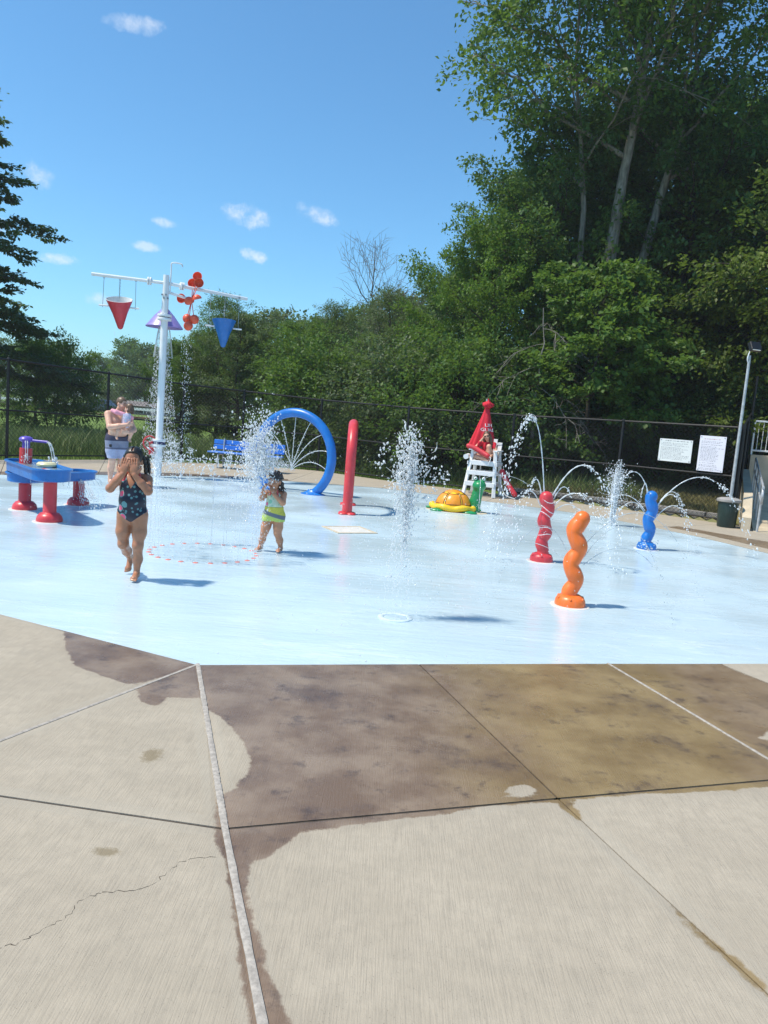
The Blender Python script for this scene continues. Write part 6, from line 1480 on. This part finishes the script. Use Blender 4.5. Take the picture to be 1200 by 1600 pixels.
# near geyser
w = Water(); c = (.17, 6.52)
for k in range(16):
    a = k * math.pi / 8; q = (c[0] + .115 * math.cos(a), c[1] + .115 * math.sin(a)); top = RNG.uniform(1.15, 1.66); l = RNG.normal(0, .035, 2)
    P = np.stack([q[0] + (c[0] - q[0]) * np.linspace(0, .7, 20) + l[0] * np.linspace(0, 1, 20) ** 2, q[1] + (c[1] - q[1]) * np.linspace(0, .7, 20) + l[1] * np.linspace(0, 1, 20) ** 2, np.linspace(0, top, 20)], 1)
    m = 46; f = RNG.uniform(0, 1, m); Q = np.stack([np.interp(f, np.linspace(0, 1, 20), P[:, i]) for i in range(3)], 1) + RNG.normal(0, .012, (m, 3)) * (.3 + f[:, None]); w.drops(Q, RNG.uniform(.002, .0055, m) * (.6 + f * .9), (0, 0, 3.), .8)
for k in range(34):
    z = RNG.uniform(.95, 1.62); w.strand((c[0] + RNG.normal(.02, .06), c[1] + RNG.normal(0, .06), z), (RNG.normal(0, .5), RNG.normal(0, .4), 1), RNG.uniform(.06, .20), RNG.uniform(.006, .013))
for x, z in ((-.20, 1.45), (-.24, 1.36), (.23, 1.2), (.27, 1.32), (.20, 1.05), (-.12, 1.15), (.12, 1.1), (.3, 1.25)):
    m = 16; w.drops(np.stack([c[0] + x + RNG.normal(0, .03, m), c[1] + RNG.normal(0, .05, m), z + RNG.normal(0, .055, m)], 1), RNG.uniform(.002, .010, m), RNG.normal(0, 1.5, (m, 3)), .6)
w.column((c[0] + .02, c[1]), 1.70, .070, 2300, (.0014, .0075), .24, 2.4, .4).build('water_jet', 'tall ragged white geyser above the near nozzle ring', group=JG)
# right geyser
w = Water(); c = (4.45, 14.9)
for k in range(9):
    a = k * .7; tp = RNG.uniform(.75, 1.22) if k else 1.30; l = RNG.normal(0, .05, 2) * (k > 0)
    tt = np.linspace(0, 1, 24); P = np.stack([c[0] + .05 * math.cos(a) + l[0] * tt, c[1] + .05 * math.sin(a) + l[1] * tt, tp * tt], 1); w.tube(P, .011 * (1.1 - .45 * tt) * (1 + .3 * np.sin(tt * 31 + k)))
for k in range(16): w.strand((c[0] + RNG.normal(0, .07), c[1], RNG.uniform(.7, 1.28)), (RNG.normal(0, .4), 0, 1), RNG.uniform(.05, .12), RNG.uniform(.008, .016))
w.column(c, 1.28, .10, 1900, (.002, .010), .34, 1.2).build('water_jet', 'bluish white geyser at the back right of the pad', group=JG)
# ring of jets round the red nozzles
w = Water()
for k in range(24):
    a = 2 * math.pi * k / 24 + .1; q = np.array([RINGC[0] + RINGR * math.cos(a), RINGC[1] + RINGR * math.sin(a), 0]); tp = RNG.uniform(.98, 1.22); l = RNG.normal(0, .03, 2)
    tt = np.linspace(0, 1, 18); P = np.stack([q[0] + l[0] * tt ** 2, q[1] + l[1] * tt ** 2, tp * tt * .8], 1); w.tube(P, .0032 * (1 + .3 * np.sin(tt * 40 + k)) * (1 - .3 * tt), 4)
    for j in range(5): w.strand((P[-1, 0] + RNG.normal(0, .02), P[-1, 1] + RNG.normal(0, .02), tp * RNG.uniform(.78, .98)), (RNG.normal(0, .4), RNG.normal(0, .3), 1), RNG.uniform(.05, .13), RNG.uniform(.006, .0125))
    m = 80; f = RNG.uniform(0, 1, m); z = tp * (1.05 - f ** 1.6 * 1.05); rr = .015 + .07 * f; w.drops(np.stack([P[-1, 0] + RNG.normal(0, 1, m) * rr, P[-1, 1] + RNG.normal(0, 1, m) * rr, np.maximum(z, .01)], 1), RNG.uniform(.003, .0085, m), (0, 0, -2), .3)
w.build('water_ring', 'ring of thin water jets with ragged white crests over the red nozzles', group=JG)
# heavy burst beside the small child
w = Water(); n = 5200; q = np.array([-1.51, 8.98, 1.07])
P = q + np.stack([RNG.normal(.0, .105, n), RNG.normal(0, .09, n), RNG.normal(.10, .21, n)], 1); P = P[(P[:, 2] > .72)]
w.drops(P, .0016 + .0085 * RNG.uniform(0, 1, len(P)) ** 2.2, (0, 0, 1.5), .6)
for k in range(40): w.strand(q + RNG.normal(0, 1, 3) * (.10, .08, .18) + np.array([0, 0, .15]), (RNG.normal(0, .6), 0, 1), RNG.uniform(.05, .13), RNG.uniform(.006, .013))
m = 260; P = np.stack([-1.45 + RNG.normal(0, .05, m), 8.98 + RNG.normal(0, .05, m), RNG.uniform(.02, .7, m)], 1); w.drops(P, RNG.uniform(.002, .006, m), (0, 0, -2), .5)
w.build('water_burst', 'thick white burst of spray bursting in front of the small child', group=JG)
# hoop jets
w = Water(); zr = R(-24); ct = np.array([-2.03, 16.45, HC])
for a in np.linspace(-.25, math.pi + .25, 9):
    if a > 2.6: continue
    p0 = np.array([(HR - .10) * math.cos(a), 0, (HR - .10) * math.sin(a)]); e = np.array([-.03 + RNG.normal(0, .04), 0, -.22 + RNG.normal(0, .03)]); tt = np.linspace(0, 1, 24)[:, None]
    P = p0 * (1 - tt) + e * tt; P[:, 2] += (.26 * abs(math.cos(a)) + .02) * (tt * (1 - tt) * 2)[:, 0] * (1 if a < 1.6 else .8); P[:, 2] -= .05 * tt[:, 0] ** 2
    Q = np.stack([ct[0] + P[:, 0] * math.cos(zr), ct[1] + P[:, 0] * math.sin(zr), ct[2] + P[:, 2]], 1); w.tube(Q, np.full(24, .0075) * (1 + .2 * np.sin(tt[:, 0] * 50)))
    m = 30; f = RNG.uniform(.3, 1.1, m); w.drops(np.stack([np.interp(f, np.linspace(0, 1, 24), Q[:, i]) for i in range(3)], 1) + RNG.normal(0, .02, (m, 3)), RNG.uniform(.004, .009, m))
n = 2200; f = RNG.uniform(0, 1, n) ** .8; P = np.stack([ct[0] - .05 - .75 * f + RNG.normal(0, .05, n), ct[1] + RNG.normal(0, .1, n), ct[2] - .24 + .12 * f + RNG.normal(0, 1, n) * (.03 + .15 * f)], 1); w.drops(P, RNG.uniform(.0018, .0065, n))
w.build('hoop_jets', 'thin curved water jets meeting inside the blue hoop', group=JG)
# wiggly post jets
def P_(base, x, z): return (base[0] + x, base[1], z)
b = (1.93, 7.55)
w = Water().arc(P_(b, .09, .50), (2.32, 7.35, .86), .0032, .75, jit=.7).arc(P_(b, .09, .42), (2.42, 7.7, .60), .003, .7, jit=.7).arc(P_(b, -.09, .55), (1.55, 7.4, .80), .003, .75, jit=.7).arc(P_(b, -.08, .45), (1.50, 7.75, .58), .003, .7, jit=.7).arc(P_(b, .08, .62), (2.52, 7.6, .98), .003, .7, jit=.8)
w.build('post_jets', 'fine clear water arcs from the orange wiggly post', group=JG, m='stream_water')
b = (2.13, 10.06)
w = Water().arc(P_(b, -.05, .88), (1.80, 10.0, 1.88), .008, .45, jit=2.2, dens=4.2).arc(P_(b, .06, .88), (2.52, 9.9, 1.32), .009, .5, jit=1.6, dens=2.).arc(P_(b, .08, .84), (2.36, 10.2, 1.0), .007, .5, dens=1.4).arc(P_(b, .085, .74), (2.46, 9.9, .95), .008, .45, jit=1.8, dens=2).arc(P_(b, .085, .66), (2.42, 10.1, .78), .006, .6, dens=1.4).arc(P_(b, -.08, .84), (1.96, 10.1, 1.08), .008, .5, jit=1.6, dens=2).arc(P_(b, -.09, .74), (1.86, 9.95, .93), .007, .45, jit=2., dens=2)
for z in (.82, .70, .62, .44, .36):
    a = np.linspace(-2.6, -.4, 14); w.tube(np.stack([b[0] + .100 * np.cos(a), b[1] + .098 * np.sin(a), z + .03 * np.sin(a * 1.7 + z * 9) - .02 * (a + 1.5)], 1), np.full(14, .0055) * (1 + .3 * np.sin(a * 17)), 5)
w.build('post_jets', 'white water arcs from the red wiggly post, one reaching high to the left', group=JG)
b = (4.17, 12.0)
w = Water().arc(P_(b, -.06, .86), (3.84, 12.0, 1.20), .007, .5, jit=1.4, dens=2.).arc(P_(b, -.08, .78), (4.0, 11.9, 1.04), .006, .6, dens=1.2).arc(P_(b, -.09, .60), (3.76, 12.1, .82), .006, .55, dens=1.4).arc(P_(b, -.09, .56), (3.80, 11.8, .74), .006, .6, dens=1.2).arc(P_(b, .08, .70), (4.88, 11.95, 1.20), .008, .5, jit=1.3, dens=2).arc(P_(b, .085, .68), (4.50, 12.1, .93), .007, .5, dens=1.5).arc(P_(b, .085, .66), (4.42, 11.9, .90), .006, .5, dens=1.5).arc(P_(b, .085, .50), (4.52, 12.0, .72), .007, .5, dens=1.5)
n = 40; a = RNG.uniform(math.pi, 2 * math.pi, n); w.drops(np.stack([b[0] + .165 * np.cos(a) , b[1] + .165 * np.sin(a), RNG.uniform(.01, .16, n)], 1), RNG.uniform(.005, .012, n))
w.build('post_jets', 'white water arcs from the blue wiggly post', group=JG)
# falling water under the lilac hat and the spinner
w = Water(); n = 3000; f = RNG.uniform(0, 1, n) ** .75; a = RNG.uniform(0, 2 * math.pi, n); rr = (.10 + .40 * f) * np.sqrt(RNG.uniform(.02, 1, n)); c = (PX - .22, PY + .75)
w.drops(np.stack([c[0] + rr * np.cos(a), c[1] + rr * np.sin(a), 3.36 - 3.3 * f], 1), RNG.uniform(.003, .0085, n), (0, 0, -3), .9)
for k in range(26): a = RNG.uniform(0, 6.28); q = np.array([c[0] + .10 * math.cos(a), c[1] + .1 * math.sin(a)]); tt = np.linspace(0, 1, 12); w.tube(np.stack([q[0] + .12 * math.cos(a) * tt, q[1] + .12 * math.sin(a) * tt, 3.45 - .75 * tt ** 1.4], 1), .005 * (1 - .6 * tt), 4)
n = 380; f = RNG.uniform(0, 1, n); w.drops(np.stack([PX + .42 + RNG.normal(0, .07, n) + .1 * f, PY + .3 + RNG.normal(0, .07, n), 3.4 - 3.3 * f], 1), RNG.uniform(.004, .009, n), (0, 0, -3), .6)
w.build('falling_water', 'shower of drops falling from the lilac hat beside the white pole', 'water shower')
w = Water()
for k in range(5):
    for j in range(14): w.strand((PX + .42 + RNG.normal(0, .09), PY - .35 + RNG.normal(0, .1), RNG.uniform(.30, .92)), (RNG.normal(0, .5), 0, 1), RNG.uniform(.06, .16), RNG.uniform(.006, .013))
n = 260; w.drops(np.stack([PX + .40 + RNG.normal(0, .14, n), PY - .35 + RNG.normal(0, .1, n), RNG.uniform(.15, .95, n)], 1), RNG.uniform(.004, .010, n)).build('water_splash', 'ragged white splash right of the white pole base', group=JG)
# water table spouts
w = Water(); L = L1
w.arc((L[0] + .32, L[1] - .02, .985), (L[0] + .335, L[1] - .023, .99), .012, .95, end=.66).arc((L[0] + .31, L[1] - .03, .985), (L[0] + .32, L[1] - .033, .988), .009, .95, end=.66)
for dx in (.03, .06): w.arc((L[0] + dx, L[1] - .09, .985), (L[0] + dx + .004, L[1] - .096, .99), .007, .95, end=.68)
for k in range(9): a = -1.9 + k * .28; w.arc((L3[0] + .24 * math.cos(a), L3[1] + .24 * math.sin(a), .42), (L3[0] + .262 * math.cos(a), L3[1] + .262 * math.sin(a), .425), .004, .5, dens=.8)
for k in range(7): w.arc((L3[0] + .05, L3[1] - .245, .43), (L3[0] + .062 + .006 * k, L3[1] - .25 - .003 * k, .435), .006, .8, jit=1.6, dens=1.6)
for x, y in ((-4.66, 10.0), (-4.18, 10.05), (-4.9, 10.6)): w.arc((x, y, .55), (x + .004, y - .004, .552), .003, .3, dens=.8)
w.build('spout_water', 'water running from the purple spout and off the blue tubs of the water table', 'water jet')
# turtle squirts
w = Water(); w.arc((1.84, 15.15, .66), (1.83, 15.02, .70), .008, .9, dens=.7)
w.arc((1.92, 15.2, .70), (2.30, 15.0, .80), .004, .6).arc((1.90, 15.22, .70), (2.1, 15.1, .83), .004, .6).build('turtle_jets', 'thin squirts of water from the head of the turtle', group=JG, m='stream_water')
# drip under the red bucket
w = Water(); p = AL.lerp(Vector((0, 0, 4.28)), .38); n = 14; w.drops(np.stack([np.full(n, PX + p.x) + RNG.normal(0, .01, n), np.full(n, PY + p.y - .22) + RNG.normal(0, .01, n), 3.15 - RNG.uniform(0, .35, n)], 1), RNG.uniform(.004, .007, n), (0, 0, -2), .6).build('drip', 'few drops dripping from the tip of the red dump bucket', 'water drip')
# stray drops thrown over the near pad
w = Water(); n = 620; P = np.stack([RNG.normal(.3, .95, n), RNG.normal(7.6, 1.1, n), np.abs(RNG.normal(0, .45, n)) + .02], 1); w.drops(P, RNG.uniform(.002, .0055, n), (0, 0, -2), .4).build('stray_drops', 'scattered single drops flying over the middle of the pad', 'water drops')

# ---------------------------------------------------------------- thin summer haze
hm = bpy.data.materials.new('haze'); hm.use_nodes = True; hn = hm.node_tree.nodes; hn.clear()
ho = hn.new('ShaderNodeOutputMaterial'); hv = hn.new('ShaderNodeVolumePrincipled'); hv.inputs['Color'].default_value = (.92, .95, 1, 1); hv.inputs['Density'].default_value = .0007; hv.inputs['Anisotropy'].default_value = .1
hm.node_tree.links.new(hv.outputs[0], ho.inputs['Volume'])
o = MB().box((0, 290, 12.5), (1420, 1240, 29)).build('haze', hm, smooth=False); tag(o, 'thin pale haze in the air over the whole park', kind='stuff')
